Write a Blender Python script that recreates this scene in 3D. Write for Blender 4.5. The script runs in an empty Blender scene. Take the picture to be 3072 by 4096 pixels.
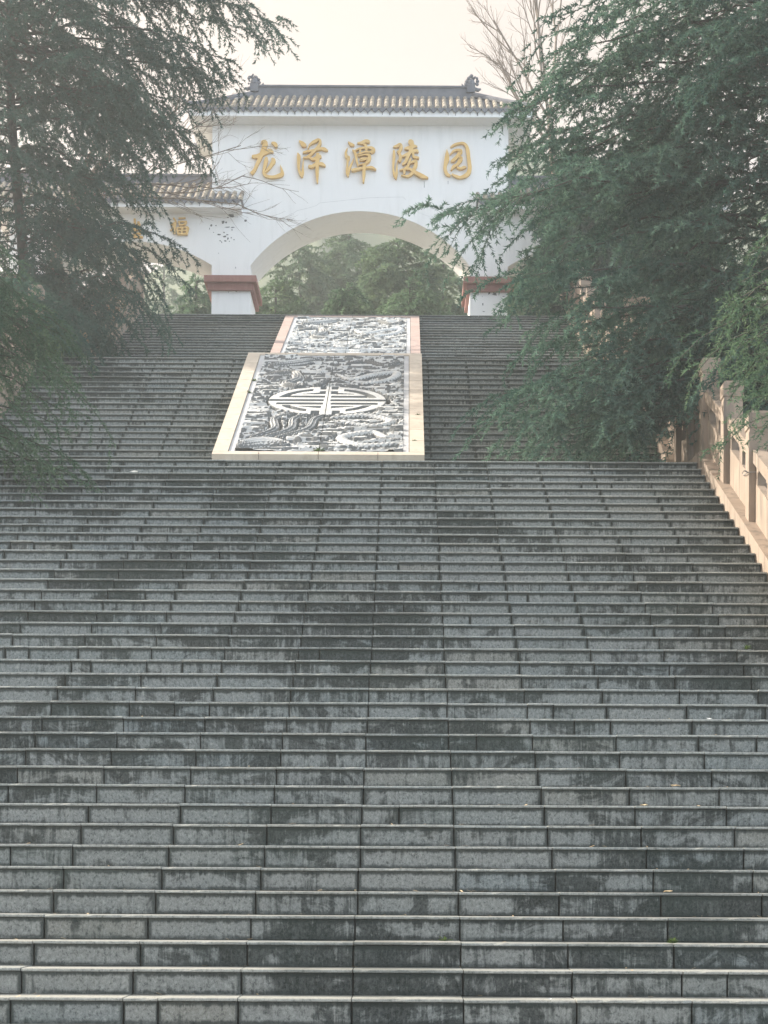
import bpy, math, random
import numpy as np
from mathutils import Vector, Matrix

# ------------------------------------------------------------------ camera, sky, sun, exposure
S = bpy.context.scene
COL = S.collection
R = math.radians
EYE = 1.557                      # eye height above the plaza
FPX, PX0, PY0, ROLL = 7290.0, 1617.0, 3530.0, R(0.3)

cam_d = bpy.data.cameras.new('camera')
cam = bpy.data.objects.new('camera', cam_d)
COL.objects.link(cam)
cam_d.sensor_fit = 'AUTO'
cam_d.sensor_width = 36.0
cam_d.lens = FPX * 36.0 / 4096.0
cam_d.shift_y = (PY0 - 2048) / 4096.0
cam_d.shift_x = -(PX0 - 1536) / 4096.0
cam_d.clip_start, cam_d.clip_end = 0.1, 3000.0
cam.matrix_world = Matrix.Translation((0, 0, EYE)) @ Matrix.Rotation(R(90), 4, 'X') @ Matrix.Rotation(ROLL, 4, 'Z')
S.camera = cam

SUN_EL, SUN_AZ = R(33), R(-62)   # azimuth from +Y, clockwise seen from above
world = bpy.data.worlds.new('World')
S.world = world
world.use_nodes = True
wn = world.node_tree.nodes
wl = world.node_tree.links
wn.clear()
sky_t = wn.new('ShaderNodeTexSky')
sky_t.sky_type = 'NISHITA'
sky_t.sun_disc = False
sky_t.sun_elevation = SUN_EL
sky_t.sun_rotation = SUN_AZ % (2 * math.pi)
sky_t.air_density = 0.3
sky_t.dust_density = 3.0
sky_t.ozone_density = 1.0
bg = wn.new('ShaderNodeBackground')
bg.inputs['Strength'].default_value = 0.05
wo = wn.new('ShaderNodeOutputWorld')
wl.new(sky_t.outputs[0], bg.inputs[0])
# added sky veil: dim warm sunward, brighter bluish opposite to fill the shaded gate
tc = wn.new('ShaderNodeTexCoord')
dt = wn.new('ShaderNodeVectorMath'); dt.operation = 'DOT_PRODUCT'
dt.inputs[1].default_value = (math.sin(SUN_AZ) * math.cos(SUN_EL), math.cos(SUN_AZ) * math.cos(SUN_EL), math.sin(SUN_EL))
wl.new(tc.outputs['Generated'], dt.inputs[0])
mr = wn.new('ShaderNodeMapRange'); mr.interpolation_type = 'SMOOTHSTEP'
mr.inputs[1].default_value, mr.inputs[2].default_value = -0.7, 0.7
wl.new(dt.outputs['Value'], mr.inputs[0])
tm = wn.new('ShaderNodeMix'); tm.data_type = 'RGBA'
tm.inputs[6].default_value = (0.42, 0.51, 0.60, 1); tm.inputs[7].default_value = (0.105, 0.055, 0.0, 1)
wl.new(mr.outputs[0], tm.inputs[0])
bg2 = wn.new('ShaderNodeBackground')
wl.new(tm.outputs[2], bg2.inputs[0])
ad = wn.new('ShaderNodeAddShader')
wl.new(bg.outputs[0], ad.inputs[0]); wl.new(bg2.outputs[0], ad.inputs[1])
wl.new(ad.outputs[0], wo.inputs[0])

sun_d = bpy.data.lights.new('sun', 'SUN')
sun_d.energy = 3.2
sun_d.angle = R(0.6)
sun_d.color = (1.0, 0.91, 0.78)
sun = bpy.data.objects.new('sun', sun_d)
COL.objects.link(sun)
sdir = Vector((math.sin(SUN_AZ) * math.cos(SUN_EL), math.cos(SUN_AZ) * math.cos(SUN_EL), math.sin(SUN_EL)))
sun.rotation_euler = sdir.to_track_quat('Z', 'Y').to_euler()
sun.location = (-20, 20, 40)

S.view_settings.view_transform = 'Standard'
S.view_settings.look = 'None'
S.view_settings.exposure = 2.0
S.view_settings.gamma = 1.0
S.view_settings.use_curve_mapping = False
S.cycles.use_denoising = True
S.cycles.max_bounces = 6
S.cycles.diffuse_bounces = 3
S.cycles.volume_bounces = 0
S.cycles.transparent_max_bounces = 8

# ------------------------------------------------------------------ helpers
rnd = random.Random(7)
rng = np.random.default_rng(7)

def P(px, py, Y):
    """photo pixel (3072x4096) at depth Y -> world point"""
    u, v = px - PX0, PY0 - py
    c, s = math.cos(ROLL), math.sin(ROLL)
    return Vector(((u * c - v * s) * Y / FPX, Y, (u * s + v * c) * Y / FPX + EYE))

ORG = {}

def tag(o, label=None, cat=None, group=None, kind=None):
    if label: o['label'] = label
    if cat: o['category'] = cat
    if group: o['group'] = group
    if kind: o['kind'] = kind
    return o

def thing(name, loc, label=None, cat=None, group=None, kind=None):
    o = bpy.data.objects.new(name, None)
    o.empty_display_size = 0.2
    COL.objects.link(o)
    o.location = loc
    ORG[o.name] = Vector(loc)
    return tag(o, label, cat, group, kind)

def link_mesh(name, me, mat, parent=None, org=None):
    if mat is not None: me.materials.append(mat)
    o = bpy.data.objects.new(name, me)
    COL.objects.link(o)
    if parent is not None:
        o.parent = parent
        ORG[o.name] = ORG[parent.name]
    else:
        o.location = org if org is not None else (0, 0, 0)
        ORG[o.name] = Vector(o.location)
    return o

class MB:
    def __init__(s): s.v, s.f, s.uv = [], [], []
    def add(s, vs, fs):
        n = len(s.v)
        s.v += [tuple(a) for a in vs]
        s.f += [tuple(i + n for i in f) for f in fs]
    def box(s, a, b):
        x0, y0, z0 = a; x1, y1, z1 = b
        s.add([(x0,y0,z0),(x1,y0,z0),(x1,y1,z0),(x0,y1,z0),(x0,y0,z1),(x1,y0,z1),(x1,y1,z1),(x0,y1,z1)],
              [(0,3,2,1),(4,5,6,7),(0,1,5,4),(1,2,6,5),(2,3,7,6),(3,0,4,7)])
    def prism(s, pts, off):
        """polygon pts (3D list) extruded by vector off"""
        n = len(pts)
        o = Vector(off)
        vs = [Vector(p) for p in pts] + [Vector(p) + o for p in pts]
        fs = [tuple(range(n)), tuple(range(2*n-1, n-1, -1))]
        fs += [(i, i+n, (i+1) % n + n, (i+1) % n) for i in range(n)]
        s.add(vs, fs)
    def tube(s, pts, rads, n=6, cap=True):
        k0 = len(s.v)
        m = len(pts)
        for i, p in enumerate(pts):
            p = Vector(p)
            a = Vector(pts[min(i+1, m-1)]) - Vector(pts[max(i-1, 0)])
            if a.length < 1e-6: a = Vector((0,0,1))
            a.normalize()
            b = a.cross(Vector((0.13, 0.31, 0.94)))
            if b.length < 1e-3: b = a.cross(Vector((1,0,0)))
            b.normalize(); c = a.cross(b)
            for j in range(n):
                t = 2*math.pi*j/n
                s.v.append(tuple(p + (b*math.cos(t) + c*math.sin(t))*rads[i]))
        for i in range(m-1):
            for j in range(n):
                s.f.append((k0+i*n+j, k0+i*n+(j+1)%n, k0+(i+1)*n+(j+1)%n, k0+(i+1)*n+j))
        if cap:
            s.f.append(tuple(k0+j for j in range(n-1,-1,-1)))
            s.f.append(tuple(k0+(m-1)*n+j for j in range(n)))
    def sphere(s, c, r, nu=10, nv=7):
        rx, ry, rz = (r, r, r) if not hasattr(r, '__len__') else r
        k0 = len(s.v)
        for i in range(nv+1):
            th = math.pi*i/nv
            for j in range(nu):
                ph = 2*math.pi*j/nu
                s.v.append((c[0]+rx*math.sin(th)*math.cos(ph), c[1]+ry*math.sin(th)*math.sin(ph), c[2]+rz*math.cos(th)))
        for i in range(nv):
            for j in range(nu):
                s.f.append((k0+i*nu+j, k0+(i+1)*nu+j, k0+(i+1)*nu+(j+1)%nu, k0+i*nu+(j+1)%nu))
    def build(s, name, mat, parent=None, org=None, smooth=False, kind=None, label=None):
        o3 = ORG[parent.name] if parent is not None else Vector(org if org is not None else (0,0,0))
        me = bpy.data.meshes.new(name)
        me.from_pydata([(a-o3.x, b-o3.y, c-o3.z) for a, b, c in s.v], [], s.f)
        if s.uv:
            l = me.uv_layers.new(name='edge')
            l.data.foreach_set('uv', [x for q in s.uv for x in q])
        if smooth:
            me.polygons.foreach_set('use_smooth', [True]*len(me.polygons))
        me.update()
        o = link_mesh(name, me, mat, parent, o3)
        if kind: o['kind'] = kind
        if label: o['label'] = label
        return o

def np_mesh(name, V, F, mat, parent=None, org=None, attr=None, smooth=False):
    """V (n,3) world coords, F (m,k) equal polygons"""
    o3 = ORG[parent.name] if parent is not None else Vector(org if org is not None else (0,0,0))
    V = (np.asarray(V, dtype=np.float64) - np.array(o3)).astype(np.float32)
    F = np.asarray(F, dtype=np.int32)
    me = bpy.data.meshes.new(name)
    k = F.shape[1]
    me.vertices.add(len(V)); me.vertices.foreach_set('co', V.ravel())
    me.loops.add(F.size); me.loops.foreach_set('vertex_index', F.ravel())
    me.polygons.add(len(F))
    me.polygons.foreach_set('loop_start', np.arange(0, F.size, k, dtype=np.int32))
    me.polygons.foreach_set('loop_total', np.full(len(F), k, dtype=np.int32))
    if smooth: me.polygons.foreach_set('use_smooth', np.ones(len(F), dtype=bool))
    if attr is not None:
        for an, av in attr.items():
            a = me.attributes.new(an, 'FLOAT', 'POINT')
            a.data.foreach_set('value', np.asarray(av, dtype=np.float32))
    me.update(calc_edges=True)
    return link_mesh(name, me, mat, parent, o3)

# ------------------------------------------------------------------ materials
class NT:
    def __init__(s, name):
        s.m = bpy.data.materials.new(name); s.m.use_nodes = True
        s.t = s.m.node_tree; s.n = s.t.nodes; s.l = s.t.links
        s.n.clear()
        s.out = s.n.new('ShaderNodeOutputMaterial')
    def new(s, typ, **kw):
        n = s.n.new(typ)
        for k, v in kw.items():
            if k in n.inputs: s.put(n.inputs[k], v)
            else: setattr(n, k, v)
        return n
    def put(s, sock, v):
        if isinstance(v, bpy.types.NodeSocket): s.l.new(v, sock)
        else: sock.default_value = v
    def math(s, op, a, b=0.0, c=None, clamp=False):
        n = s.n.new('ShaderNodeMath'); n.operation = op; n.use_clamp = clamp
        s.put(n.inputs[0], a); s.put(n.inputs[1], b)
        if c is not None: s.put(n.inputs[2], c)
        return n.outputs[0]
    def ramp(s, v, a, b):
        """smoothstep of v between a and b"""
        n = s.n.new('ShaderNodeMapRange'); n.interpolation_type = 'SMOOTHSTEP'
        s.put(n.inputs[0], v); s.put(n.inputs[1], a); s.put(n.inputs[2], b)
        return n.outputs[0]
    def mix(s, f, a, b, mode='MIX'):
        n = s.n.new('ShaderNodeMix'); n.data_type = 'RGBA'; n.blend_type = mode
        s.put(n.inputs[0], f)
        s.put(n.inputs[6], a if not isinstance(a, tuple) else (*a, 1))
        s.put(n.inputs[7], b if not isinstance(b, tuple) else (*b, 1))
        return n.outputs[2]
    def pos(s, scale=(1,1,1)):
        g = s.n.new('ShaderNodeNewGeometry')
        m = s.n.new('ShaderNodeVectorMath'); m.operation = 'MULTIPLY'
        s.l.new(g.outputs['Position'], m.inputs[0]); m.inputs[1].default_value = scale
        return m.outputs[0]
    def noise(s, vec, scale, detail=3.0, rough=0.55, dist=0.0):
        n = s.n.new('ShaderNodeTexNoise')
        s.l.new(vec, n.inputs['Vector'])
        n.inputs['Scale'].default_value = scale; n.inputs['Detail'].default_value = detail
        n.inputs['Roughness'].default_value = rough; n.inputs['Distortion'].default_value = dist
        return n.outputs['Fac']
    def rand(s):
        o = s.n.new('ShaderNodeObjectInfo'); g = s.n.new('ShaderNodeNewGeometry')
        return s.math('FRACT', s.math('ADD', s.math('MULTIPLY', o.outputs['Random'], 7.31), s.math('MULTIPLY', g.outputs['Random Per Island'], 3.7)))
    def bsdf(s, col, rough=0.8, bump=None, bstr=0.3, bdist=0.02, metal=0.0, spec=0.3):
        b = s.n.new('ShaderNodeBsdfPrincipled')
        s.put(b.inputs['Base Color'], col if not isinstance(col, tuple) else (*col, 1))
        s.put(b.inputs['Roughness'], rough)
        b.inputs['Metallic'].default_value = metal
        b.inputs['Specular IOR Level'].default_value = spec
        if bump is not None:
            n = s.n.new('ShaderNodeBump'); n.inputs['Strength'].default_value = bstr; n.inputs['Distance'].default_value = bdist
            s.l.new(bump, n.inputs['Height']); s.l.new(n.outputs[0], b.inputs['Normal'])
        s.l.new(b.outputs[0], s.out.inputs['Surface'])
        return s.m

def mat_step(name, tread=False):
    t = NT(name)
    p = t.pos()
    r = t.rand()
    r2 = t.math('FRACT', t.math('MULTIPLY', r, 13.7))
    r3 = t.math('FRACT', t.math('MULTIPLY', r, 29.3))
    big = t.noise(p, 0.45, 3, 0.6)
    mid = t.noise(t.pos((1.0, 1.0, 1.4)), 2.6, 8, 0.72, 0.8)
    runs = t.noise(t.pos((1, 0.6, 0.10)), 24.0, 5, 0.7, 0.6)
    fine = t.noise(t.pos((1, 1, 0.8)), 55.0, 5, 0.8, 0.5)
    grain = t.noise(p, 210.0, 3, 0.75)
    c = t.mix(r, (0.218, 0.243, 0.238), (0.278, 0.293, 0.282))
    lowz = t.n.new('ShaderNodeSeparateXYZ'); t.l.new(p, lowz.inputs[0])
    c = t.mix(t.math('MULTIPLY', t.ramp(t.math('ADD', lowz.outputs[2], t.math('MULTIPLY', big, 3.0)), 5.0, 1.6), 0.7), c, (0.312, 0.308, 0.278))
    c = t.mix(t.math('MULTIPLY', t.ramp(r2, 0.80, 0.95), 0.4), c, (0.19, 0.235, 0.25))
    c = t.mix(t.math('MULTIPLY', t.ramp(r3, 0.88, 0.98), 0.35), c, (0.30, 0.275, 0.22))
    c = t.mix(t.math('MULTIPLY', t.ramp(mid, 0.52, 0.70), 0.7), c, (0.40, 0.40, 0.365))
    c = t.mix(t.math('MULTIPLY', t.ramp(fine, 0.50, 0.64), 0.6), c, (0.46, 0.465, 0.43))
    c = t.mix(t.math('MULTIPLY', t.ramp(fine, 0.48, 0.36), 0.75), c, (0.06, 0.068, 0.064))
    c = t.mix(t.math('MULTIPLY', t.ramp(grain, 0.52, 0.68), 0.35), c, (0.08, 0.085, 0.08))
    if tread:
        c = t.mix(0.15, c, (0.36, 0.37, 0.34))
        st = t.ramp(t.math('ADD', big, t.math('MULTIPLY', mid, 0.6)), 0.80, 1.05)
        c = t.mix(t.math('MULTIPLY', st, 0.65), c, (0.07, 0.078, 0.07))
        return t.bsdf(c, 0.75, fine, 0.35, 0.01)
    # black weathering: ragged patches and runs, some slabs far worse than others
    s = t.math('ADD', t.math('MULTIPLY', mid, 0.9), t.math('MULTIPLY', runs, 0.5))
    s = t.math('ADD', s, t.math('MULTIPLY', big, 0.75))
    s = t.math('ADD', s, t.math('MULTIPLY', r2, 0.07))
    s = t.math('ADD', s, t.math('MULTIPLY', fine, 0.14))
    st = t.ramp(s, 1.14, 1.27)
    dk = t.mix(t.ramp(fine, 0.42, 0.62), (0.013, 0.017, 0.016), (0.055, 0.063, 0.06))
    st = t.math('MULTIPLY', st, t.math('ADD', 0.72, t.math('MULTIPLY', t.ramp(runs, 0.68, 0.40), 0.2)))
    c = t.mix(st, c, dk)
    # grime along the slab's own edges; its top band also paints the nosing's shadow
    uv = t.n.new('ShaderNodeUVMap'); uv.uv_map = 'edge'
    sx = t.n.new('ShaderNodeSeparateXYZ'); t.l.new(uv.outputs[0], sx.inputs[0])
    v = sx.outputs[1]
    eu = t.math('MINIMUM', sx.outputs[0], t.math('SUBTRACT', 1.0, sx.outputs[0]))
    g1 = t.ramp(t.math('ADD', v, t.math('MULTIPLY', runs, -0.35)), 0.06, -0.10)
    lip_shade = t.ramp(t.math('ADD', t.math('SUBTRACT', 1.0, v), t.math('MULTIPLY', runs, -0.42)), 0.045, -0.10)
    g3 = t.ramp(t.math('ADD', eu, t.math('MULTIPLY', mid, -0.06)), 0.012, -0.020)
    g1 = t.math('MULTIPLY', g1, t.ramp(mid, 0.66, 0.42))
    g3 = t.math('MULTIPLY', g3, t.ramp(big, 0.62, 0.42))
    g = t.math('MAXIMUM', g1, t.math('MAXIMUM', lip_shade, g3))
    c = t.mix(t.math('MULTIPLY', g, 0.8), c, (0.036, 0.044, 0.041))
    green = t.ramp(t.noise(p, 0.9, 3), 0.45, 0.75)
    c = t.mix(t.math('MULTIPLY', green, 0.14), c, (0.10, 0.145, 0.115))
    return t.bsdf(c, 0.85, t.math('ADD', fine, t.math('MULTIPLY', grain, 0.4)), 0.7, 0.015, 0.0, 0.08)

def mat_plain(name, c0, c1, nscale=3.0, rough=0.8, fine=60.0, bstr=0.3, dirt=None, dirt_amt=0.0, vary=0.0):
    t = NT(name)
    p = t.pos()
    n1 = t.noise(p, nscale, 4, 0.6); n2 = t.noise(p, fine, 3, 0.65)
    c = t.mix(t.ramp(n1, 0.3, 0.7), c0, c1)
    if vary:
        r = t.rand()
        c = t.mix(t.math('MULTIPLY', r, vary), c, tuple(x*0.45 for x in c0))
    if dirt:
        st = t.noise(t.pos((1, 1, 0.12)), 7.0, 4, 0.6)
        c = t.mix(t.math('MULTIPLY', t.ramp(t.math('ADD', st, t.math('MULTIPLY', n1, 0.5)), 0.72, 1.0), dirt_amt), c, dirt)
    return t.bsdf(c, rough, n2, bstr, 0.01)

def mat_leaf(name, ca, cb, tipc, trans=0.35):
    t = NT(name)
    g = t.n.new('ShaderNodeNewGeometry')
    a = t.n.new('ShaderNodeAttribute'); a.attribute_name = 'tip'
    n = t.noise(t.pos(), 0.9, 3)
    c = t.mix(g.outputs['Random Per Island'], ca, cb)
    c = t.mix(t.math('MULTIPLY', t.ramp(n, 0.45, 0.7), 0.5), c, tuple(x*0.65 for x in ca))
    c = t.mix(a.outputs['Fac'], c, tipc)
    d = t.n.new('ShaderNodeBsdfDiffuse'); tr = t.n.new('ShaderNodeBsdfTranslucent')
    t.l.new(c, d.inputs[0])
    t.l.new(t.mix(1.0, c, (0.96, 1.08, 0.86), 'MULTIPLY'), tr.inputs[0])
    mx = t.n.new('ShaderNodeMixShader'); mx.inputs[0].default_value = trans
    t.l.new(d.outputs[0], mx.inputs[1]); t.l.new(tr.outputs[0], mx.inputs[2])
    t.l.new(mx.outputs[0], t.out.inputs['Surface'])
    return t.m

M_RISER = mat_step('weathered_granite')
M_TREAD = mat_step('worn_tread_granite', True)
M_CORE = mat_plain('dark_mortar', (0.045, 0.05, 0.045), (0.07, 0.07, 0.06))
M_CREAM = mat_plain('cream_granite', (0.60, 0.52, 0.43), (0.70, 0.62, 0.52), 2.0, 0.7, 120, 0.15, (0.34, 0.28, 0.22), 0.35, 0.10)
M_PINK = mat_plain('pink_granite', (0.50, 0.38, 0.34), (0.58, 0.45, 0.40), 2.0, 0.7, 120, 0.15, (0.30, 0.2, 0.17), 0.3, 0.15)
def mat_carve():
    t = NT('carved_grey_stone'); p = t.pos()
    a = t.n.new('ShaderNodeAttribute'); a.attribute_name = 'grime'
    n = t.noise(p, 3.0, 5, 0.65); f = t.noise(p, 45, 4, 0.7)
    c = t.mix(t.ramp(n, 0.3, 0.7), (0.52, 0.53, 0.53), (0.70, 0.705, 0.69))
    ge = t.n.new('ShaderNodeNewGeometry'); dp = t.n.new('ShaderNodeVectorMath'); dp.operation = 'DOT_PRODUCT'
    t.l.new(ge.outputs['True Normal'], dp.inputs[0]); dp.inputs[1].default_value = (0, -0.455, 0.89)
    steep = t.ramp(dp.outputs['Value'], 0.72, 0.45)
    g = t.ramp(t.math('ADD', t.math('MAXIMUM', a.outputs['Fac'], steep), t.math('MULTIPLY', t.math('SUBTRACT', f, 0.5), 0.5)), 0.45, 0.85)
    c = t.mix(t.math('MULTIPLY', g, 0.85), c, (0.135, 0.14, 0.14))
    return t.bsdf(c, 0.75, f, 0.3, 0.008)
M_CARVE = mat_carve()
M_BORDER = mat_plain('pale_border_stone', (0.50, 0.51, 0.53), (0.6, 0.61, 0.62), 2.5, 0.75, 70, 0.2)
M_BAL = mat_plain('balustrade_granite', (0.265, 0.21, 0.165), (0.36, 0.285, 0.225), 1.6, 0.75, 90, 0.3, (0.12, 0.105, 0.09), 0.75)
M_WALL = mat_plain('white_plaster', (0.85, 0.845, 0.835), (0.88, 0.875, 0.865), 0.8, 0.85, 25, 0.08, (0.60, 0.60, 0.58), 0.22)
M_REDBAND = mat_plain('red_plaster', (0.25, 0.115, 0.10), (0.31, 0.15, 0.13), 2.0, 0.7, 40, 0.15, (0.45, 0.26, 0.22), 0.3)
M_TILE = mat_plain('grey_roof_tile', (0.28, 0.25, 0.22), (0.50, 0.44, 0.34), 4.0, 0.8, 40, 0.3, (0.07, 0.07, 0.07), 0.6, 0.5)
M_TILED = mat_plain('dark_roof_tile', (0.14, 0.145, 0.165), (0.19, 0.195, 0.215), 4.0, 0.8, 40, 0.3)
M_GOLD = mat_plain('gold_paint', (0.72, 0.45, 0.15), (0.80, 0.55, 0.23), 3.0, 0.45, 30, 0.1)
M_CRACK = mat_plain('exposed_render', (0.10, 0.10, 0.105), (0.2, 0.2, 0.2), 6.0)
M_HAIR = mat_plain('hairline_crack', (0.40, 0.40, 0.40), (0.55, 0.55, 0.54), 6.0)
M_STAIN = mat_plain('black_run_stain', (0.16, 0.165, 0.17), (0.30, 0.30, 0.30), 6.0)
M_BARK = mat_plain('bark', (0.05, 0.046, 0.042), (0.09, 0.082, 0.075), 8.0, 0.9, 40, 0.6)
M_BARKP = mat_plain('pale_bark', (0.16, 0.125, 0.10), (0.24, 0.20, 0.17), 8.0, 0.9, 40, 0.5)
M_SOIL = mat_plain('soil', (0.09, 0.075, 0.05), (0.16, 0.14, 0.09), 1.5, 0.95, 20, 0.6)
M_HILL = mat_plain('hill_scrub', (0.05, 0.075, 0.04), (0.09, 0.11, 0.06), 0.15, 0.95, 2, 0.8)
M_PAPER = mat_plain('white_paper', (0.78, 0.77, 0.72), (0.84, 0.83, 0.8), 4.0)
M_DRY = mat_plain('dry_leaf', (0.42, 0.30, 0.17), (0.60, 0.48, 0.30), 8.0)
M_CORD = mat_plain('grey_cord', (0.22, 0.21, 0.2), (0.33, 0.31, 0.3), 8.0)
M_NEEDLE = mat_leaf('cedar_needles', (0.032, 0.073, 0.066), (0.058, 0.114, 0.100), (0.165, 0.25, 0.205))
M_NEEDLE2 = mat_leaf('pale_cedar_needles', (0.058, 0.105, 0.078), (0.095, 0.155, 0.11), (0.19, 0.265, 0.17))
M_NEEDLE3 = mat_leaf('hazy_needles', (0.085, 0.135, 0.10), (0.14, 0.195, 0.135), (0.26, 0.31, 0.17))  # distance haze put into the colour: needles paled for the far trees
M_SHRUB = mat_leaf('shrub_leaves', (0.10, 0.14, 0.035), (0.17, 0.21, 0.05), (0.30, 0.33, 0.08), 0.4)
M_BROWN = mat_leaf('dry_brown_leaves', (0.20, 0.13, 0.08), (0.30, 0.21, 0.13), (0.42, 0.32, 0.2), 0.3)
M_WEED = mat_leaf('weed_leaves', (0.06, 0.10, 0.035), (0.09, 0.14, 0.05), (0.14, 0.19, 0.07), 0.3)

# ------------------------------------------------------------------ stair geometry
RISE = 0.15
Z0 = 0.90                         # edge 0 of the lower flight (6 risers above the plaza)
D0, T1 = 10.238, 0.3126
T2, T3 = 0.2546, 0.3178
XL, XR = -6.05, 3.58
NF1, NF2, NF3 = 39, 23, 28
D1 = D0 + T1 * NF1                # landing edge of the lower flight
Z1 = Z0 + RISE * NF1
D2A = D1 + 2.0287
D2 = D2A + T2 * (NF2 - 1)
Z2 = Z1 + RISE * NF2
D3A = D2 + 2.6044
D3 = D3A + T3 * (NF3 - 1)
Z3 = Z2 + RISE * NF3

def nosing(Y):
    pts = [(-50, 0), (D0 - T1*6 + 0.01, 0.0), (D0, Z0), (D1, Z1), (D2A, Z1 + RISE), (D2, Z2), (D3A, Z2 + RISE), (D3, Z3), (400, Z3)]
    for (a, za), (b, zb) in zip(pts, pts[1:]):
        if Y <= b: return za + (zb - za) * (Y - a) / (b - a)
    return Z3

PAN_LO = (-2.615, 0.245)
PAN_HI = (-2.70, 0.27)
LIP, OVER, GAP, SLAB = 0.017, 0.022, 0.010, 0.638

def joints(xa, xb, r_, irregular):
    js = [xa]
    n0 = math.ceil((xa + 0.298) / SLAB)
    x = -0.298 + n0 * SLAB
    while x < xb - 0.12:
        if x > xa + 0.12: js.append(x + r_.uniform(-0.006, 0.006))
        if r_.random() < irregular: js.append(x + r_.uniform(0.16, 0.46))
        x += SLAB
    js = [j for j in js if j < xb - 0.1]
    js.append(xb)
    return js

def riser_slab(mb, x0, x1, y, z0, z1):
    j = rnd.uniform(-0.003, 0.003)
    e = 0.0025
    ya, yb = y + OVER + j, y + OVER + 0.05
    x0 += GAP/2; x1 -= GAP/2
    n = len(mb.v)
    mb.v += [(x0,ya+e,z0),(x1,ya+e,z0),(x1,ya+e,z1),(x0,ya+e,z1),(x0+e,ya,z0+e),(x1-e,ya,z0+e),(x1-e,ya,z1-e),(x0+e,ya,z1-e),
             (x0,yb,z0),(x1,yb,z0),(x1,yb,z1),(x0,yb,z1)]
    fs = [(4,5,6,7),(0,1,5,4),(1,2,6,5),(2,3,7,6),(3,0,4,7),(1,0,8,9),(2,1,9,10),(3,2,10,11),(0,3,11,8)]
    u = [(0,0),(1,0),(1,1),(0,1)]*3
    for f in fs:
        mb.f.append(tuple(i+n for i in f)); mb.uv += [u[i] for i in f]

CHIPS = []       # (x0, x1, nosing y) of the big broken edges
def tread_slab(mb, x0, x1, y, yb, z, seg=1):
    z += rnd.uniform(-0.0025, 0.0025)
    y += rnd.uniform(-0.004, 0.004)
    x0 += 0.003; x1 -= 0.003
    c = 0.005
    if seg == 1:
        prof = [(y+c*0.6, z-LIP), (y, z-LIP+0.004), (y, z-c), (y+c, z), (yb, z), (yb, z-LIP)]
        mb.prism([(x0, a, b) for a, b in prof], (x1-x0, 0, 0))
        return
    xs = [x0 + (x1-x0)*k/seg for k in range(seg+1)]
    k0 = len(mb.v)
    for k, x in enumerate(xs):
        jy, jz, cc = rnd.uniform(-0.0015, 0.0015), rnd.uniform(-0.0012, 0.0012), c + rnd.uniform(-0.002, 0.003)
        lo_ = z - LIP
        if rnd.random() < 0.07: cc += rnd.uniform(0.006, 0.014)
        big = any(a < x < b and abs(y-yy) < 0.05 for a, b, yy in CHIPS)
        if big: jy += 0.019 + rnd.uniform(-0.004, 0.004); cc = 0.008 + rnd.uniform(0, 0.004)
        for a, b in ((y+jy+c*0.6, lo_+jz*0.5), (y+jy, lo_+0.004), (y+jy, z+jz-min(cc, LIP-0.006)), (y+jy+cc, z+jz*0.5), (yb, z), (yb, lo_)):
            mb.v.append((x, a, b))
    for k in range(seg):
        for q in range(6):
            a, b = k0+k*6+q, k0+k*6+(q+1) % 6
            mb.f.append((a, b, b+6, a+6))
    mb.f.append(tuple(k0+q for q in range(5, -1, -1))); mb.f.append(tuple(k0+seg*6+q for q in range(6)))

def in_view(x0, x1, y):
    """is a slab inside the photograph's width (used only to choose which 300 are single parts)"""
    a, b = -PX0 / FPX * y, (3072 - PX0) / FPX * y
    return x1 > a - 0.1 and x0 < b + 0.1

def flight(name, label, edges, zs, last_depth, spans, irr, first_visible):
    """edges: y of each nosing; zs: z of each tread"""
    t = thing(name, ((XL+XR)/2, edges[0], zs[0]-RISE), label, 'staircase')
    rest_r, rest_t = MB(), MB()
    core = MB()
    nr = nt = 0
    for i, (y, z) in enumerate(zip(edges, zs)):
        yn = edges[i+1] if i+1 < len(edges) else y + last_depth
        core.box((XL+0.01, y+OVER+0.045, zs[0]-RISE-0.3), (XR-0.01, yn+OVER+0.045 - (0.0 if i+1 < len(edges) else 0.03), z-LIP-0.002))
        for xa, xb in spans(y):
            js = joints(xa, xb, rnd, irr)
            jt = [js[0]] + [a + rnd.uniform(-0.004, 0.004) for a in js[1:-1] if rnd.random() > irr*0.6] + [js[-1]]
            for a, b in zip(js, js[1:]):
                if i >= first_visible and nr < 300 and in_view(a, b, y):
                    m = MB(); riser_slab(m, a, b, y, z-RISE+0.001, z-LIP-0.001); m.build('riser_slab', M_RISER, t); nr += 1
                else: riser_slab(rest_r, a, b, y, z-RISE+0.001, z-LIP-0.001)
            for a, b in zip(jt, jt[1:]):
                if i >= first_visible and nt < 300 and in_view(a, b, y):
                    m = MB(); tread_slab(m, a, b, y, yn+OVER+0.02, z, max(2, int((b-a)/0.05)) if y < 16 else (4 if y < 23 else 1)); m.build('tread_slab', M_TREAD, t); nt += 1
                else: tread_slab(rest_t, a, b, y, yn+OVER+0.02, z)
    core.build('masonry_core', M_CORE, t)
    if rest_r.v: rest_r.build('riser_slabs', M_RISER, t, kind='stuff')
    if rest_t.v: rest_t.build('tread_slabs', M_TREAD, t, kind='stuff')
    return t

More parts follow.
